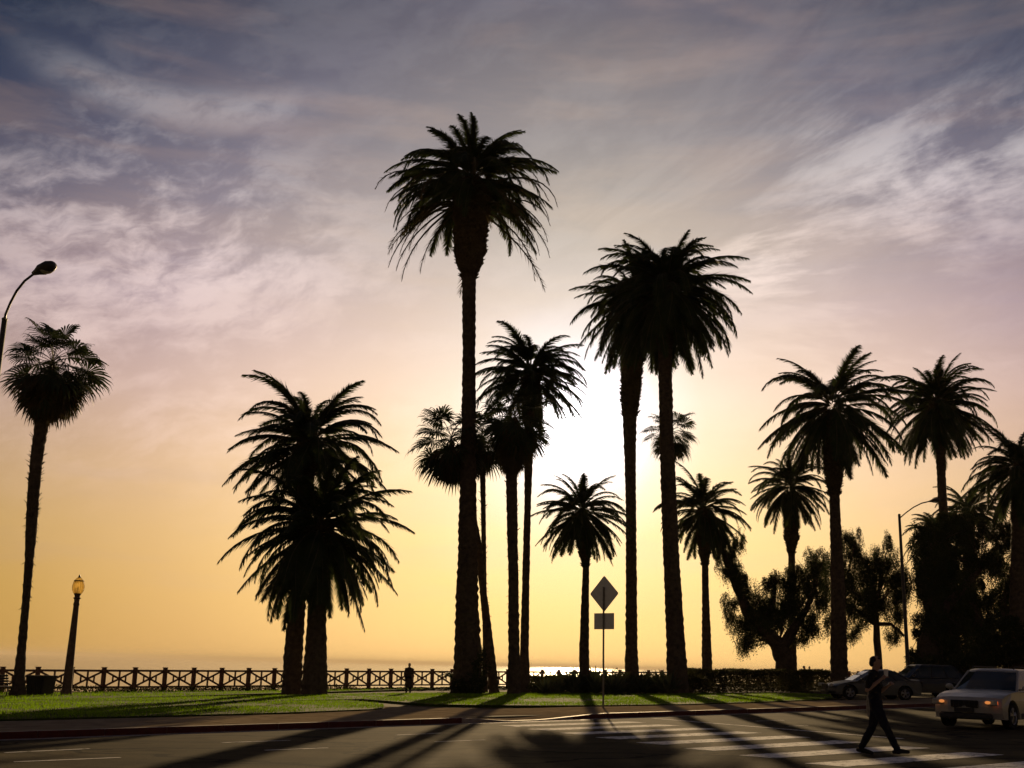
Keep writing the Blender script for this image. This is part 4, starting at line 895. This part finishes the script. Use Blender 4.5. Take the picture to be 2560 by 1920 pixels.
def cobra(label, foot, Yb, top, arm, Yt, wd, group='cobra street lamps', headlen=.62):
    b = pt(foot[0], foot[1], Yb); base = Vector((b.x, b.y, zg(b.x, b.y, .15))); root = thing('street_lamp', label, 'street lamp', base, 0, group)
    t = pt(top[0], top[1], Yb); t = Vector((base.x, base.y, t.z)) - base
    mb = MB(); mb.tube([(0, 0, 0), (0, 0, .04), (0, 0, .05), t], [wd * 1.4, wd * 1.4, wd, wd * .62], 14); mb.ell(t, (wd * .7, wd * .7, wd * .5)); mb.build('pole', m_dsteel, root)
    P = []
    n = len(arm)
    for i, (px, py) in enumerate(arm): P.append(pt(px, py, Yb + (Yt - Yb) * i / (n - 1)) - base)
    P[0] = Vector((t.x, t.y, P[0].z))
    mb = MB(); mb.tube(P, [wd * .30] * len(P), 8); mb.build('arm', m_dsteel, root)
    d = (P[-1] - P[-2]).normalized(); d = (d + Vector((0, 0, -d.z * .45))).normalized(); mb = MB()
    mb.tube([P[-1] - d * .06, P[-1] + d * .08, P[-1] + d * headlen * .4, P[-1] + d * headlen * .75, P[-1] + d * headlen, P[-1] + d * (headlen + .02)], [.06, .10, .17, .18, .12, .02], 12)
    mb.v = [(v[0], v[1], P[-1].z + (v[2] - P[-1].z) * .8) for v in mb.v]; hd_ = mb.build('lamp_head', m_dsteel, root, smooth=True)
    mb = MB(); mb.ell(P[-1] + d * headlen * .62 + Vector((0, 0, -.10)), (.16, .13, .07)); mb.build('lens', m_lens, hd_, smooth=True)
    return root
bpt = pt(-92, 1826, 27)
cobra('cobra head street lamp at the left edge of the view', (-128, 1826), 27, (9, 798), [(7, 806), (14, 786), (26, 757), (42, 727), (62, 702), (88, 682)], 26.2, .105)
cobra('distant street lamp with curved arm in front of the dark trees', (2272, 1700), 72, (2251, 1287), [(2252, 1296), (2266, 1281), (2284, 1268), (2304, 1258), (2325, 1253)], 70.5, .13, headlen=.6)

# road sign seen from behind
b = at(1508, 1769, LAWN); root = thing('road_sign', 'back of a diamond sign above a rectangular plate on a thin post', 'sign', b, R(-42))
k = b.y / 2935; z = lambda y: (1769 - y) * k
mb = MB(); mb.box((0, 0, z(1475) / 2 - .1), (.05, .05, z(1475) + .2)); 
pole = mb.build('post', m_steel, root)
zc = (z(1444) + z(1537)) / 2; hh = (z(1444) - z(1537)) / 2
mb = MB()
def rdiamond(mb, hx, hz, zc, y0, y1, rc=.06, n=4):
    V = []
    for cx, cz, a0 in ((0, hz, 90), (-hx, 0, 180), (0, -hz, 270), (hx, 0, 0)):
        ix, iz = cx * (1 - rc * 1.6 / hx), cz * (1 - rc * 1.6 / hz)
        for i in range(n + 1):
            a = R(a0 - 45 + 90 * i / n); V.append((ix + math.cos(a) * rc, iz + math.sin(a) * rc))
    m_ = len(V); mb.add([(x, y0, zc + q_) for x, q_ in V] + [(x, y1, zc + q_) for x, q_ in V], [tuple(range(m_)), tuple(range(m_, 2 * m_))[::-1]] + [(i, i + m_, (i + 1) % m_ + m_, (i + 1) % m_) for i in range(m_)])
rdiamond(mb, hh * 1.0, hh, zc, .030, .034); mb.build('diamond_plate', m_signb, root)
mb = MB(); zr = (z(1539) + z(1579)) / 2; mb.box((0, .032, zr), (.94, .004, z(1539) - z(1579)), bev=.0015); mb.build('rectangular_plate', m_signb, root)
mb = MB()
for zz in (zc + hh * .35, zc - hh * .35, zr + .15, zr - .15): mb.box((0, -.03, zz), (.07, .012, .02)); mb.tube([(0, -.045, zz), (0, -.03, zz)], [.012, .012], 6)
mb.build('bolt', m_steel, root)

# litter bin
b = at(99, 1740, LAWN); root = thing('litter_bin', 'square black litter bin between the bent fan palm and lamp post', 'bin', b, R(-14))
mb = MB(); vs = []
for zz, hw in ((0, .40), (.90, .48)):
    vs += [(-hw, -hw, zz), (hw, -hw, zz), (hw, hw, zz), (-hw, hw, zz)]
mb.add(vs, [(0, 3, 2, 1), (0, 1, 5, 4), (1, 2, 6, 5), (2, 3, 7, 6), (3, 0, 4, 7)]); mb.build('body', m_black, root)
mb = MB()
for s_ in (-1, 1): mb.box((0, s_ * .48, .92), (1.02, .06, .05), bev=.01); mb.box((s_ * .48, 0, .921), (.06, .9, .05), bev=.01)
mb.build('rim', m_clad, root)
mb = MB()
for s_ in (-1, 1): mb.box((s_ * .50, -.2, .86), (.03, .22, .04), bev=.008); mb.box((s_ * .50, .2, .86), (.03, .22, .04), bev=.008)
mb.build('handle', m_clad, root)
mb = MB()
for i in range(9): mb.box((-.40 + i * .1, -.455, .45), (.03, .012, .82))
mb.build('rib', m_clad, root)
# park bench, cut by the left edge
b = at(4, 1742, LAWN); root = thing('park_bench', 'slatted park bench cut off by the left edge of the view', 'bench', b, R(78))
for i in range(5):
    mb = MB(); mb.box((0, -.25 + i * .11, .46), (1.7, .09, .03), bev=.006); mb.build('seat_slat', m_black, root)
for i in range(4):
    mb = MB(); mb.box((0, .30 + i * .03, .56 + i * .12), (1.7, .025, .09), bev=.006); mb.build('back_slat', m_black, root)
for s_ in (-1, 1):
    mb = MB(); mb.tube([(s_ * .75, -.28, 0), (s_ * .75, -.25, .44), (s_ * .75, .26, .44), (s_ * .75, .42, 1.0)], [.03] * 4, 6); mb.tube([(s_ * .75, .30, 0), (s_ * .75, .24, .44)], [.03, .03], 6); mb.tube([(s_ * .75, -.27, .44), (s_ * .75, -.27, .66), (s_ * .75, .33, .68)], [.022] * 3, 6)
    mb.build('side_frame', m_dsteel, root)

# ------------------------------------------------------------------ cars
def wheel(parent, x, y, rad, wdt, side):
    e = bpy.data.objects.new('wheel', None); C.objects.link(e); e.parent = parent; e.location = (x, y, rad)
    t = MB(); n = 28; prof = [(-wdt / 2, rad * .62), (-wdt / 2, rad * .93), (-wdt / 2 + .03, rad), (wdt / 2 - .03, rad), (wdt / 2, rad * .93), (wdt / 2, rad * .62)]
    for k_ in range(n):
        a = 2 * math.pi * k_ / n
        for py, pr in prof: t.v.append((pr * math.cos(a), py, pr * math.sin(a)))
    t.f = [(k_ * 6 + j, ((k_ + 1) % n) * 6 + j, ((k_ + 1) % n) * 6 + (j + 1) % 6, k_ * 6 + (j + 1) % 6) for k_ in range(n) for j in range(6)]
    t.build('tyre', m_tyre, e, smooth=False)
    rb_ = MB(); o = side * wdt / 2
    rb_.tube([(0, o * .80, 0), (0, o * .95, 0)], [rad * .12, rad * .10], 12)
    for k_ in range(5):
        for dd_ in (-.13, .13):
            a = 2 * math.pi * k_ / 5 + .3; a2 = a + dd_
            rb_.tube([(math.cos(a) * rad * .08, o * .9, math.sin(a) * rad * .08), (math.cos(a2) * rad * .62, o * .82, math.sin(a2) * rad * .62)], [.028, .024], 5)
    nn = 24
    for k_ in range(nn):
        a, c_ = 2 * math.pi * k_ / nn, 2 * math.pi * (k_ + 1) / nn
        rb_.tube([(math.cos(a) * rad * .62, o * .9, math.sin(a) * rad * .62), (math.cos(c_) * rad * .62, o * .9, math.sin(c_) * rad * .62)], [.018, .018], 4, caps=False)
    rb_.build('rim', m_rim, e)
    bk = MB(); bk.tube([(0, o * .35, 0), (0, o * .45, 0)], [rad * .64, rad * .64], 20); bk.build('brake_disc', m_black, e)
def car(label, cat, loc, heading, Lc, Wc, prof_top, wheels, rad, paint_, gh, group=None, clad=False, scale=1.0, lights='lit', rails=False, name='car'):
    """local +x forward. prof_top: (x, z) of bonnet/belt line front to back; gh: greenhouse (cowl x, roof front x, roof rear x, tail x, belt z, roof z)"""
    root = thing(name, label, cat, loc, heading, group); root.scale = (scale,) * 3
    root.rotation_euler = (0, 0, heading)
    xf, xr = Lc / 2, -Lc / 2; zb = .24; ar = rad + .075
    out = list(prof_top)                       # from front bottom over the top to the rear bottom
    low = [(xr + .10, zb + .02)]
    for wx in sorted(wheels):
        a0 = math.asin(max(-1, min(1, (zb - rad) / ar)))
        m_ = 10
        for i in range(m_ + 1):
            a = math.pi - a0 - (math.pi - 2 * a0) * i / m_; low.append((wx + ar * math.cos(a), rad + ar * math.sin(a)))
    low.append((xf - .16, zb + .02))
    poly = out + low
    ctr = Vector((0, .55)); hw = Wc / 2
    st = [(-1, .965, .03), (-.985, .99, .012), (-.93, 1, 0), (-.78, 1, 0), (-.5, 1, 0), (0, 1, 0), (.5, 1, 0), (.78, 1, 0), (.93, 1, 0), (.985, .99, .012), (1, .965, .03)]
    mb = MB(); n = len(poly); nt_ = len(out)
    for fy, sc, _ in st:
        for i, (x, z_) in enumerate(poly):
            f = abs(fy); px = x; pz = z_
            tz = max(0, min(1, (z_ - .3) / .7))
            if i < nt_:
                nose = max(0, (abs(x) - Lc * .33) / (Lc * .17))
                px -= math.copysign(nose * .27 * f ** 2.6 * (1 if x > 0 else .55), x)
                pz -= .045 * f ** 3 * tz
            yy = hw * fy * (1 - .055 * tz * tz * (1 if f > .7 else .6)) * (1 - .05 * max(0, (abs(x) - Lc * .36) / (Lc * .14)))
            if sc < 1: pz = ctr.y + (pz - ctr.y) * (.985 if sc < .98 else .995)
            mb.v.append((px, yy, pz))
    for j in range(len(st) - 1):
        for i in range(n):
            mb.f.append((j * n + i, j * n + (i + 1) % n, (j + 1) * n + (i + 1) % n, (j + 1) * n + i))
    # side skins: quads from outline to the wheel arch line, drawn as one n-gon
    mb.f += [tuple(range(n)), tuple(range((len(st) - 1) * n, len(st) * n))[::-1]]
    mb.build('body', paint_, root)
    ub = MB(); ub.box((0, 0, .42), (Lc - .5, Wc - .52, .34)); ub.build('underbody', m_black, root)
    cx, rf, rr_, tx, bz, rz_ = gh; wb, wt = hw * .90, hw * .70
    # glasshouse
    def ring(k_):
        zz = bz + (rz_ - bz) * k_; xa_ = cx + (rf - cx) * k_; xb_ = tx + (rr_ - tx) * k_; ww = wb + (wt - wb) * k_ ** 1.1
        V = []
        for s_ in (-1, 1):
            V += [(xa_ - .16 * (1), s_ * ww, zz), (xa_ + .02, s_ * ww * .6, zz)] if s_ < 0 else [(xa_ + .02, s_ * ww * .6, zz), (xa_ - .16, s_ * ww, zz)]
        V += [(xb_ + .10, ww, zz), (xb_, ww * .6, zz), (xb_, -ww * .6, zz), (xb_ + .10, -ww, zz)]
        return V
    g_ = MB(); ks_ = (0, .5, .93)
    for k_ in ks_: g_.v += ring(k_)
    for j in range(2):
        for i in range(8): g_.f.append((j * 8 + i, j * 8 + (i + 1) % 8, (j + 1) * 8 + (i + 1) % 8, (j + 1) * 8 + i))
    g_.f.append(tuple(range(16, 24))); g_.v = [(x, y, z_ - .03 if i < 8 else z_) for i, (x, y, z_) in enumerate(g_.v)]
    g_.build('windows', m_glass, root)
    rb_ = MB(); a_, b_ = ring(.90), ring(1.0); c_ = [(x * .9 + (rf + rr_) / 2 * .1, y * .8, z_ + .035) for x, y, z_ in b_]
    a_ = [(x, y * 1.01, z_) for x, y, z_ in a_]
    rb_.v = a_ + b_ + c_ + [((rf + rr_) / 2, 0, rz_ + .05)]
    for j in range(2):
        for i in range(8): rb_.f.append((j * 8 + i, j * 8 + (i + 1) % 8, (j + 1) * 8 + (i + 1) % 8, (j + 1) * 8 + i))
    rb_.f += [(16 + i, 16 + (i + 1) % 8, 24) for i in range(8)]
    rb_.build('roof', paint_, root)
    p0, p1 = ring(0), ring(.93)
    for (i, wd_) in ((0, .042), (3, .042), (4, .055), (7, .055)):
        q_ = MB(); q_.tube([(p0[i][0], p0[i][1], p0[i][2] - .05), (p1[i][0], p1[i][1], p1[i][2])], [wd_, wd_ * .85], 6); q_.build('pillar', paint_, root)
    for s_ in (-1, 1):
        for fx in (.42, .70):
            xx0 = cx + (tx - cx) * fx; xx1 = rf + (rr_ - rf) * (fx - .06)
            q_ = MB(); q_.tube([(xx0, s_ * wb * 1.004, bz - .04), (xx1, s_ * (wt + (wb - wt) * .07) * 1.01, bz + (rz_ - bz) * .93)], [.032, .028], 5); q_.build('door_pillar', m_black if not clad else paint_, root)
        q_ = MB(); q_.ell((cx - .34, s_ * (hw + .10), bz + .07), (.07, .11, .075)); q_.tube([(cx - .32, s_ * wb, bz + .02), (cx - .34, s_ * (hw + .06), bz + .04)], [.025, .025], 5); q_.build('mirror', paint_, root, smooth=True)
    for wx in wheels:
        for s_ in (-1, 1): wheel(root, wx, s_ * (hw - .13), rad, .22, s_)
    # front: grille, intakes, lamps, plate
    gx = xf
    q_ = MB(); q_.box((gx - .035, 0, .62), (.06, .72, .19), bev=.02); gr_ = q_.build('grille', m_black, root)
    q_ = MB()
    for i in range(5): q_.box((gx - .002, -.28 + .14 * i, .62), (.012, .016, .16))
    q_.build('bar', m_clad, gr_)
    q_ = MB(); q_.box((gx - .03, 0, .345), (.06, 1.1, .12), bev=.02); q_.build('air_intake', m_black, root)
    q_ = MB(); q_.box((gx + .012, 0, .47), (.015, .52, .11), bev=.004); q_.build('number_plate', m_clad, root)
    for s_ in (-1, 1):
        q_ = MB(); rt = Matrix.Rotation(-s_ * .42, 3, 'Z'); q_.box((gx - .105, s_ * .66, .665), (.10, .40, .155), rt, bev=.03); hl = q_.build('headlight', m_lens, root)
        q_ = MB(); q_.ell((gx - .045, s_ * .60, .67), (.03, .075, .04)); q_.build('bulb', m_glow if lights == 'lit' else m_lens, hl)
        q_ = MB(); q_.box((gx - .115, s_ * .78, .665), (.08, .11, .11), Matrix.Rotation(-s_ * .8, 3, 'Z'), bev=.02); q_.build('indicator', m_amber if lights == 'lit' else m_lens, hl)
        q_ = MB(); q_.box((xr + .10, s_ * .72, .80), (.10, .22, .26), Matrix.Rotation(s_ * .3, 3, 'Z'), bev=.02); q_.build('tail_light', m_amber if False else m_clad, root)
    if clad:
        q_ = MB(); q_.box((gx - .07, 0, .32), (.16, Wc * .74, .17), bev=.05); q_.build('bumper_cladding', m_clad, root)
        for s_ in (-1, 1):
            q_ = MB(); q_.box((0, s_ * (hw - .01), .33), (wheels[0] - wheels[1] - 2 * ar - .06, .05, .14), bev=.015); q_.build('sill_cladding', m_clad, root)
    if rails:
        for s_ in (-1, 1):
            q_ = MB(); q_.tube([(rf - .1, s_ * wt * .86, rz_ + .03), (rf - .22, s_ * wt * .88, rz_ + .09), (rr_ + .2, s_ * wt * .88, rz_ + .09), (rr_ + .08, s_ * wt * .86, rz_ + .03)], [.018] * 4, 6); q_.build('roof_rail', m_clad, root)
    for s_ in (-1, 1):
        for dx in (.05, -.85):
            q_ = MB(); q_.box((dx, s_ * (hw * .985), .86), (.16, .03, .025), bev=.006); q_.build('door_handle', paint_, root)
    return root
# white estate car, nose towards the crossing
Lw = 4.75
ptop = [(Lw/2 - .10, .26), (Lw/2 - .01, .40), (Lw/2, .56), (Lw/2 - .03, .70), (Lw/2 - .14, .80), (Lw/2 - .5, .89), (Lw/2 - .95, .955), (Lw/2 - 1.35, .99), (0, 1.0), (-1.5, 1.02), (-Lw/2 + .12, 1.02), (-Lw/2 + .03, .85), (-Lw/2, .55), (-Lw/2 + .05, .30)]
hd_ = R(-133); c = pt(2412, 1745, 32.0); dv = Vector((math.cos(hd_), math.sin(hd_)))
cpos = Vector((c.x, c.y)) - dv * (Lw / 2)
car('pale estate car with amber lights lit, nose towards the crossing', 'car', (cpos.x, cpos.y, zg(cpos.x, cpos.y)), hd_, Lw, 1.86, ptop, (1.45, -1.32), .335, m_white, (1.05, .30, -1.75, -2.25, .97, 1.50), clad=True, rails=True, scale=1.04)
# grey sedan parked side on
Ls = 4.75
ptop2 = [(Ls/2 - .10, .24), (Ls/2 - .0, .38), (Ls/2 - .02, .52), (Ls/2 - .10, .64), (Ls/2 - .35, .74), (Ls/2 - .8, .83), (Ls/2 - 1.2, .90), (Ls/2 - 1.45, .93), (0, .93), (-1.3, .96), (-Ls/2 + .75, 1.02), (-Ls/2 + .10, 1.0), (-Ls/2 + .0, .80), (-Ls/2 + .02, .5), (-Ls/2 + .08, .28)]
c = pt(2178, 1740, 58)
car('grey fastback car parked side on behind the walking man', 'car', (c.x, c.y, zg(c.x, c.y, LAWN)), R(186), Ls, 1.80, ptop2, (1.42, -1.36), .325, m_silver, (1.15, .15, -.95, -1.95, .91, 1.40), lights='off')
Lu = 4.7
ptop3 = [(Lu/2 - .10, .28), (Lu/2 - .0, .45), (Lu/2 - .02, .70), (Lu/2 - .08, .90), (Lu/2 - .4, .98), (Lu/2 - 1.0, 1.05), (0, 1.08), (-1.5, 1.10), (-Lu/2 + .10, 1.08), (-Lu/2, .8), (-Lu/2, .5), (-Lu/2 + .08, .30)]
c = pt(2305, 1735, 64)
car('dark tall car parked just beyond the grey one', 'car', (c.x, c.y, zg(c.x, c.y, LAWN)), R(188), Lu, 1.84, ptop3, (1.40, -1.32), .36, m_dark, (1.25, .45, -1.65, -2.15, 1.06, 1.68), lights='off')

# ------------------------------------------------------------------ people
def remesh(o, vox, sm=3):
    m_ = o.modifiers.new('r', 'REMESH'); m_.mode = 'VOXEL'; m_.voxel_size = vox; m_.use_smooth_shade = True
    s_ = o.modifiers.new('s', 'SMOOTH'); s_.iterations = sm; s_.factor = .5
fold = bpy.data.textures.new('cloth_folds', 'CLOUDS'); fold.noise_scale = .11; fold.noise_depth = 2
def folds(o, st):
    m_ = o.modifiers.new('d', 'DISPLACE'); m_.texture = fold; m_.strength = st; m_.mid_level = .5; m_.texture_coords = 'LOCAL'
def limb(mb, pts, rads, n=10):
    P, Q = [], []
    for i in range(len(pts) - 1):
        a, b_ = Vector(pts[i]), Vector(pts[i + 1])
        for k_ in range(4): P.append(a.lerp(b_, k_ / 4)); Q.append(rads[i] + (rads[i + 1] - rads[i]) * k_ / 4)
    P.append(Vector(pts[-1])); Q.append(rads[-1]); mb.tube(P, Q, n)
    for p_, q_ in zip(pts, rads): mb.ell(p_, (q_, q_, q_), n=10, m=6)
def person(label, loc, heading, J, shirt, trouser, vox=.012, sleeve='short', shadesh=False, coat_len=None, scale=1.0, hands=None, cat='person'):
    root = thing('person', label, cat, loc, heading); root.scale = (scale,) * 3
    body = MB()
    hd, nk = Vector(J['head']), Vector(J['neck'])
    fd = Vector(J.get('face', (1, 0, 0))).normalized(); sdv = Vector((-fd.y, fd.x, 0))
    ry = math.atan2(fd.y, fd.x); rm = Matrix.Rotation(ry, 3, 'Z') @ Matrix.Rotation(J.get('nod', .1), 3, 'Y')
    def hp(x, y, z_): return hd + rm @ Vector((x, y, z_))
    body.ell(hd + rm @ Vector((-.01, 0, .03)), (.098, .076, .100), rm, 16, 12)
    body.ell(hp(.025, 0, -.045), (.070, .058, .075), rm, 14, 10)
    body.ell(hp(.072, 0, -.098), (.026, .026, .020), rm)                # chin
    body.tube([hp(.088, 0, .02), hp(.112, 0, -.025), hp(.085, 0, -.035)], [.010, .018, .012], 8)   # nose
    body.ell(hp(.088, 0, -.062), (.012, .024, .008), rm)                # mouth
    for s_ in (-1, 1):
        body.ell(hp(-.005, s_ * .078, -.005), (.018, .009, .030), rm, 8, 6)
        body.ell(hp(.083, s_ * .030, .022), (.010, .016, .008), rm, 8, 6)
    limb(body, [nk + Vector((0, 0, -.05)), hd + Vector((0, 0, -.05))], [.062, .055])
    sh = [Vector(J['shR']), Vector(J['shL'])]; el_ = [Vector(J['elR']), Vector(J['elL'])]; wr = [Vector(J['wrR']), Vector(J['wrL'])]
    hip = [Vector(J['hipR']), Vector(J['hipL'])]; kn = [Vector(J['knR']), Vector(J['knL'])]; an = [Vector(J['anR']), Vector(J['anL'])]; to = [Vector(J['toR']), Vector(J['toL'])]
    pel = (hip[0] + hip[1]) / 2; ch = (sh[0] + sh[1]) / 2
    limb(body, [pel, (pel + ch) / 2, ch + Vector((0, 0, -.05)), nk], [.10, .085, .095, .055])
    for a, b_, c_ in zip(sh, el_, wr):
        limb(body, [a, a.lerp(b_, .4), b_, b_.lerp(c_, .35), c_], [.052, .048, .038, .040, .026])
    for a, b_, c_ in zip(hip, kn, an): limb(body, [a, a.lerp(b_, .4), b_, b_.lerp(c_, .35), c_], [.085, .078, .052, .052, .036])
    # hands
    for c_, e_, sgn, grip in zip(wr, el_, (-1, 1), hands or ((0, 0), (0, 0))):
        d = (c_ - e_).normalized(); side = d.cross(Vector((0, 0, 1)));
        side = side.normalized() if side.length > .1 else Vector((0, 1, 0)); nrm = side.cross(d).normalized()
        pm = c_ + d * .05
        body.tube([c_, c_ + d * .03, c_ + d * .09], [.024, .036, .034], 8)
        for f in range(4):
            st_ = c_ + d * .085 + side * (.030 - f * .020); ln = (.070, .080, .074, .056)[f]; cur = .5 if not grip[0] else 1.25
            p_ = st_; dr_ = d; P = [st_ - d * .02]
            for s3 in range(3):
                P.append(p_); ag = cur * (s3 + .5) / 2; dr_ = (d * math.cos(ag) - nrm * math.sin(ag)); p_ = p_ + dr_ * ln / 3
            P.append(p_); body.tube(P, [.010, .0095, .009, .0085, .007], 6)
        body.tube([c_ + d * .02 + side * .02, c_ + d * .055 + side * .05 - nrm * .01, c_ + d * .085 + side * .055 - nrm * .03], [.014, .011, .009], 6)
    o = body.build('body', m_skin, root); remesh(o, vox * .6, 2)
    # hair
    hm = MB(); hm.ell(hp(-.024, 0, .040), (.090, .079, .086), rm, 16, 10); hm.ell(hp(-.055, 0, -.01), (.060, .074, .075), rm, 14, 8)
    for s_ in (-1, 1): hm.ell(hp(-.018, s_ * .064, .02), (.035, .018, .040), rm)
    hm.ell(hp(.045, 0, .092), (.045, .055, .022), rm)
    o = hm.build('hair', m_hair, root); remesh(o, vox * .7, 2)
    # top
    t = MB(); low_ = (coat_len if coat_len is not None else -.10)
    up_ = Vector((0, 0, 1))
    yaw = math.atan2(-(sh[1] - sh[0]).x, (sh[1] - sh[0]).y); rt = Matrix.Rotation(yaw, 3, 'Z')
    for z_, rx, ry_ in ((0.03, .095, .17), (-.06, .118, .195), (-.16, .125, .195), (-.27, .120, .18), (-.38, .118, .172), (-.48, .122, .178), (-.56, .128, .182)):
        cc_ = ch.lerp(pel, min(1, -z_ / max(.1, (ch - pel).length))); t.ell(Vector((cc_.x, cc_.y, ch.z + z_)), (rx, ry_, .085), rt, 16, 8)
    if coat_len is not None:
        for i in range(5): zz = -.60 + (coat_len) * i / 4; t.ell(Vector((pel.x, pel.y, ch.z + zz)), (.135 + .01 * i, .19 + .012 * i, .10), rt, 16, 8)
    for a, b_, c_ in zip(sh, el_, wr):
        if sleeve == 'short': limb(t, [a + Vector((0, 0, -.01)), a.lerp(b_, .35), a.lerp(b_, .78)], [.070, .066, .060])
        else: limb(t, [a, a.lerp(b_, .5), b_, b_.lerp(c_, .95)], [.072, .064, .056, .044])
    limb(t, [nk + Vector((0, 0, -.075)), nk + Vector((0, 0, -.03))], [.095, .068])
    o = t.build('shirt' if coat_len is None else 'coat', shirt, root); remesh(o, vox, 2); folds(o, .035)
    # trousers
    q_ = MB(); q_.ell(pel + Vector((0, 0, .03)), (.125, .175, .13), rt, 16, 10)
    for a, b_, c_ in zip(hip, kn, an):
        limb(q_, [a, a.lerp(b_, .45), b_, b_.lerp(c_, .4), b_.lerp(c_, .95)], [.108, .098, .076, .072, .062], 12)
    o = q_.build('trousers', trouser, root); remesh(o, vox, 2); folds(o, .03)
    for a, t_ in zip(an, to):
        q_ = MB(); d = (t_ - a); hz = Vector((d.x, d.y, 0)).normalized()
        heel = a - hz * .06 + Vector((0, 0, -.045)); toe = t_
        limb(q_, [heel, heel.lerp(toe, .5) + Vector((0, 0, .012)), toe], [.042, .046, .034]); limb(q_, [a + Vector((0, 0, -.01)), a + Vector((0, 0, -.04)) + hz * .02], [.046, .048])
        o = q_.build('shoe', m_shoe, root); remesh(o, vox * .8, 2)
    return root
# walking man on the crossing
pp = at(2196, 1889)
J = dict(head=(.03, 0, 1.665), neck=(.0, 0, 1.50), face=(1, .10, 0), nod=.16, shR=(-.02, -.185, 1.435), shL=(.0, .185, 1.435), elR=(-.09, -.30, 1.17), elL=(.06, .26, 1.15),
         wrR=(.15, -.10, 1.38), wrL=(.24, .08, 1.27), hipR=(.0, -.095, .93), hipL=(.0, .095, .93), knR=(.17, -.09, .52), knL=(-.10, .09, .50), anR=(.36, -.08, .13), anL=(-.32, .09, .125), toR=(.55, -.10, .10), toL=(-.13, .09, .035))
ped = person('man in black t-shirt and dark jeans striding across the crossing with a cup', (pp.x, pp.y, zg(pp.x, pp.y)), R(-28), J, m_shirt, m_jean, vox=.013, hands=((1, 0), (1, 0)))
def wloc(v): return ped.matrix_basis @ Vector(v)
bpy.context.view_layer.update()
mwp = Matrix.Translation(ped.location) @ Euler(ped.rotation_euler).to_matrix().to_4x4()
cup = MB(); c0 = mwp @ Vector((.225, -.055, 1.425)); cup.tube([c0, c0 + Vector((0, 0, .115))], [.030, .041], 16)
ob = thing('paper_cup', 'white paper cup held up to the chest by the walking man', 'cup', c0); mb = MB(); mb.tube([(0, 0, 0), (0, 0, .115)], [.032, .043], 16); mb.build('cup_wall', m_cup, ob); mb = MB(); mb.tube([(0, 0, .115), (0, 0, .125), (0, 0, .132)], [.046, .046, .038], 16); mb.build('lid', m_cup, ob)
bc = mwp @ Vector((-.10, -.235, .86)); ob = thing('cloth_bag', 'small pale cloth bag hanging at the walking man\'s hip', 'bag', bc, R(-28))
mb = MB(); P = [(0, 0, .20), (.0, 0, .12), (.0, 0, 0), (0, 0, -.12), (0, 0, -.17)]; mb.tube(P, [.012, .022, .034, .030, .012], 12, jit=.12, rnd=random.Random(4)); mb.v = [(x * .9, y * .45, z_) for x, y, z_ in mb.v]; mb.build('pouch', m_bag, ob, smooth=True)
mb = MB(); mb.tube([(0, 0, .18), (.03, .05, .42), (.10, .20, .72)], [.012] * 3, 5); mb.build('strap', m_bag, ob)
# figure at the fence
pp = at(1020, 1736, LAWN)
J2 = dict(head=(.02, 0, 1.60), neck=(0, 0, 1.45), face=(.3, -1, 0), nod=.1, shR=(-.18, -.01, 1.38), shL=(.18, .01, 1.38), elR=(-.25, .04, 1.10), elL=(.24, -.05, 1.12), wrR=(-.20, -.12, .90), wrL=(.26, .12, 1.02),
          hipR=(-.09, 0, .88), hipL=(.09, 0, .88), knR=(-.10, -.03, .47), knL=(.10, .03, .47), anR=(-.11, .02, .09), anL=(.11, .02, .09), toR=(-.12, -.14, .04), toL=(.13, -.14, .04))
person('person in a long brown coat standing at the fence in the distance', (pp.x, pp.y, zg(pp.x, pp.y, LAWN + .04)), 0, J2, m_coat, m_jean, vox=.02, sleeve='long', coat_len=-.35, scale=.93)
for px, lb, kk in ((2011, 'left one of two distant people whose heads show over the hedge', 1.0), (2024, 'right one of two distant people whose heads show over the hedge', .98)):
    p = pt(px, 1700, 92); J3 = dict(J2); person(lb, (p.x, p.y, zg(p.x, p.y, LAWN)), R(40 if px < 2015 else -40), J3, m_coat, m_jean, vox=.03, sleeve='long', scale=kk)
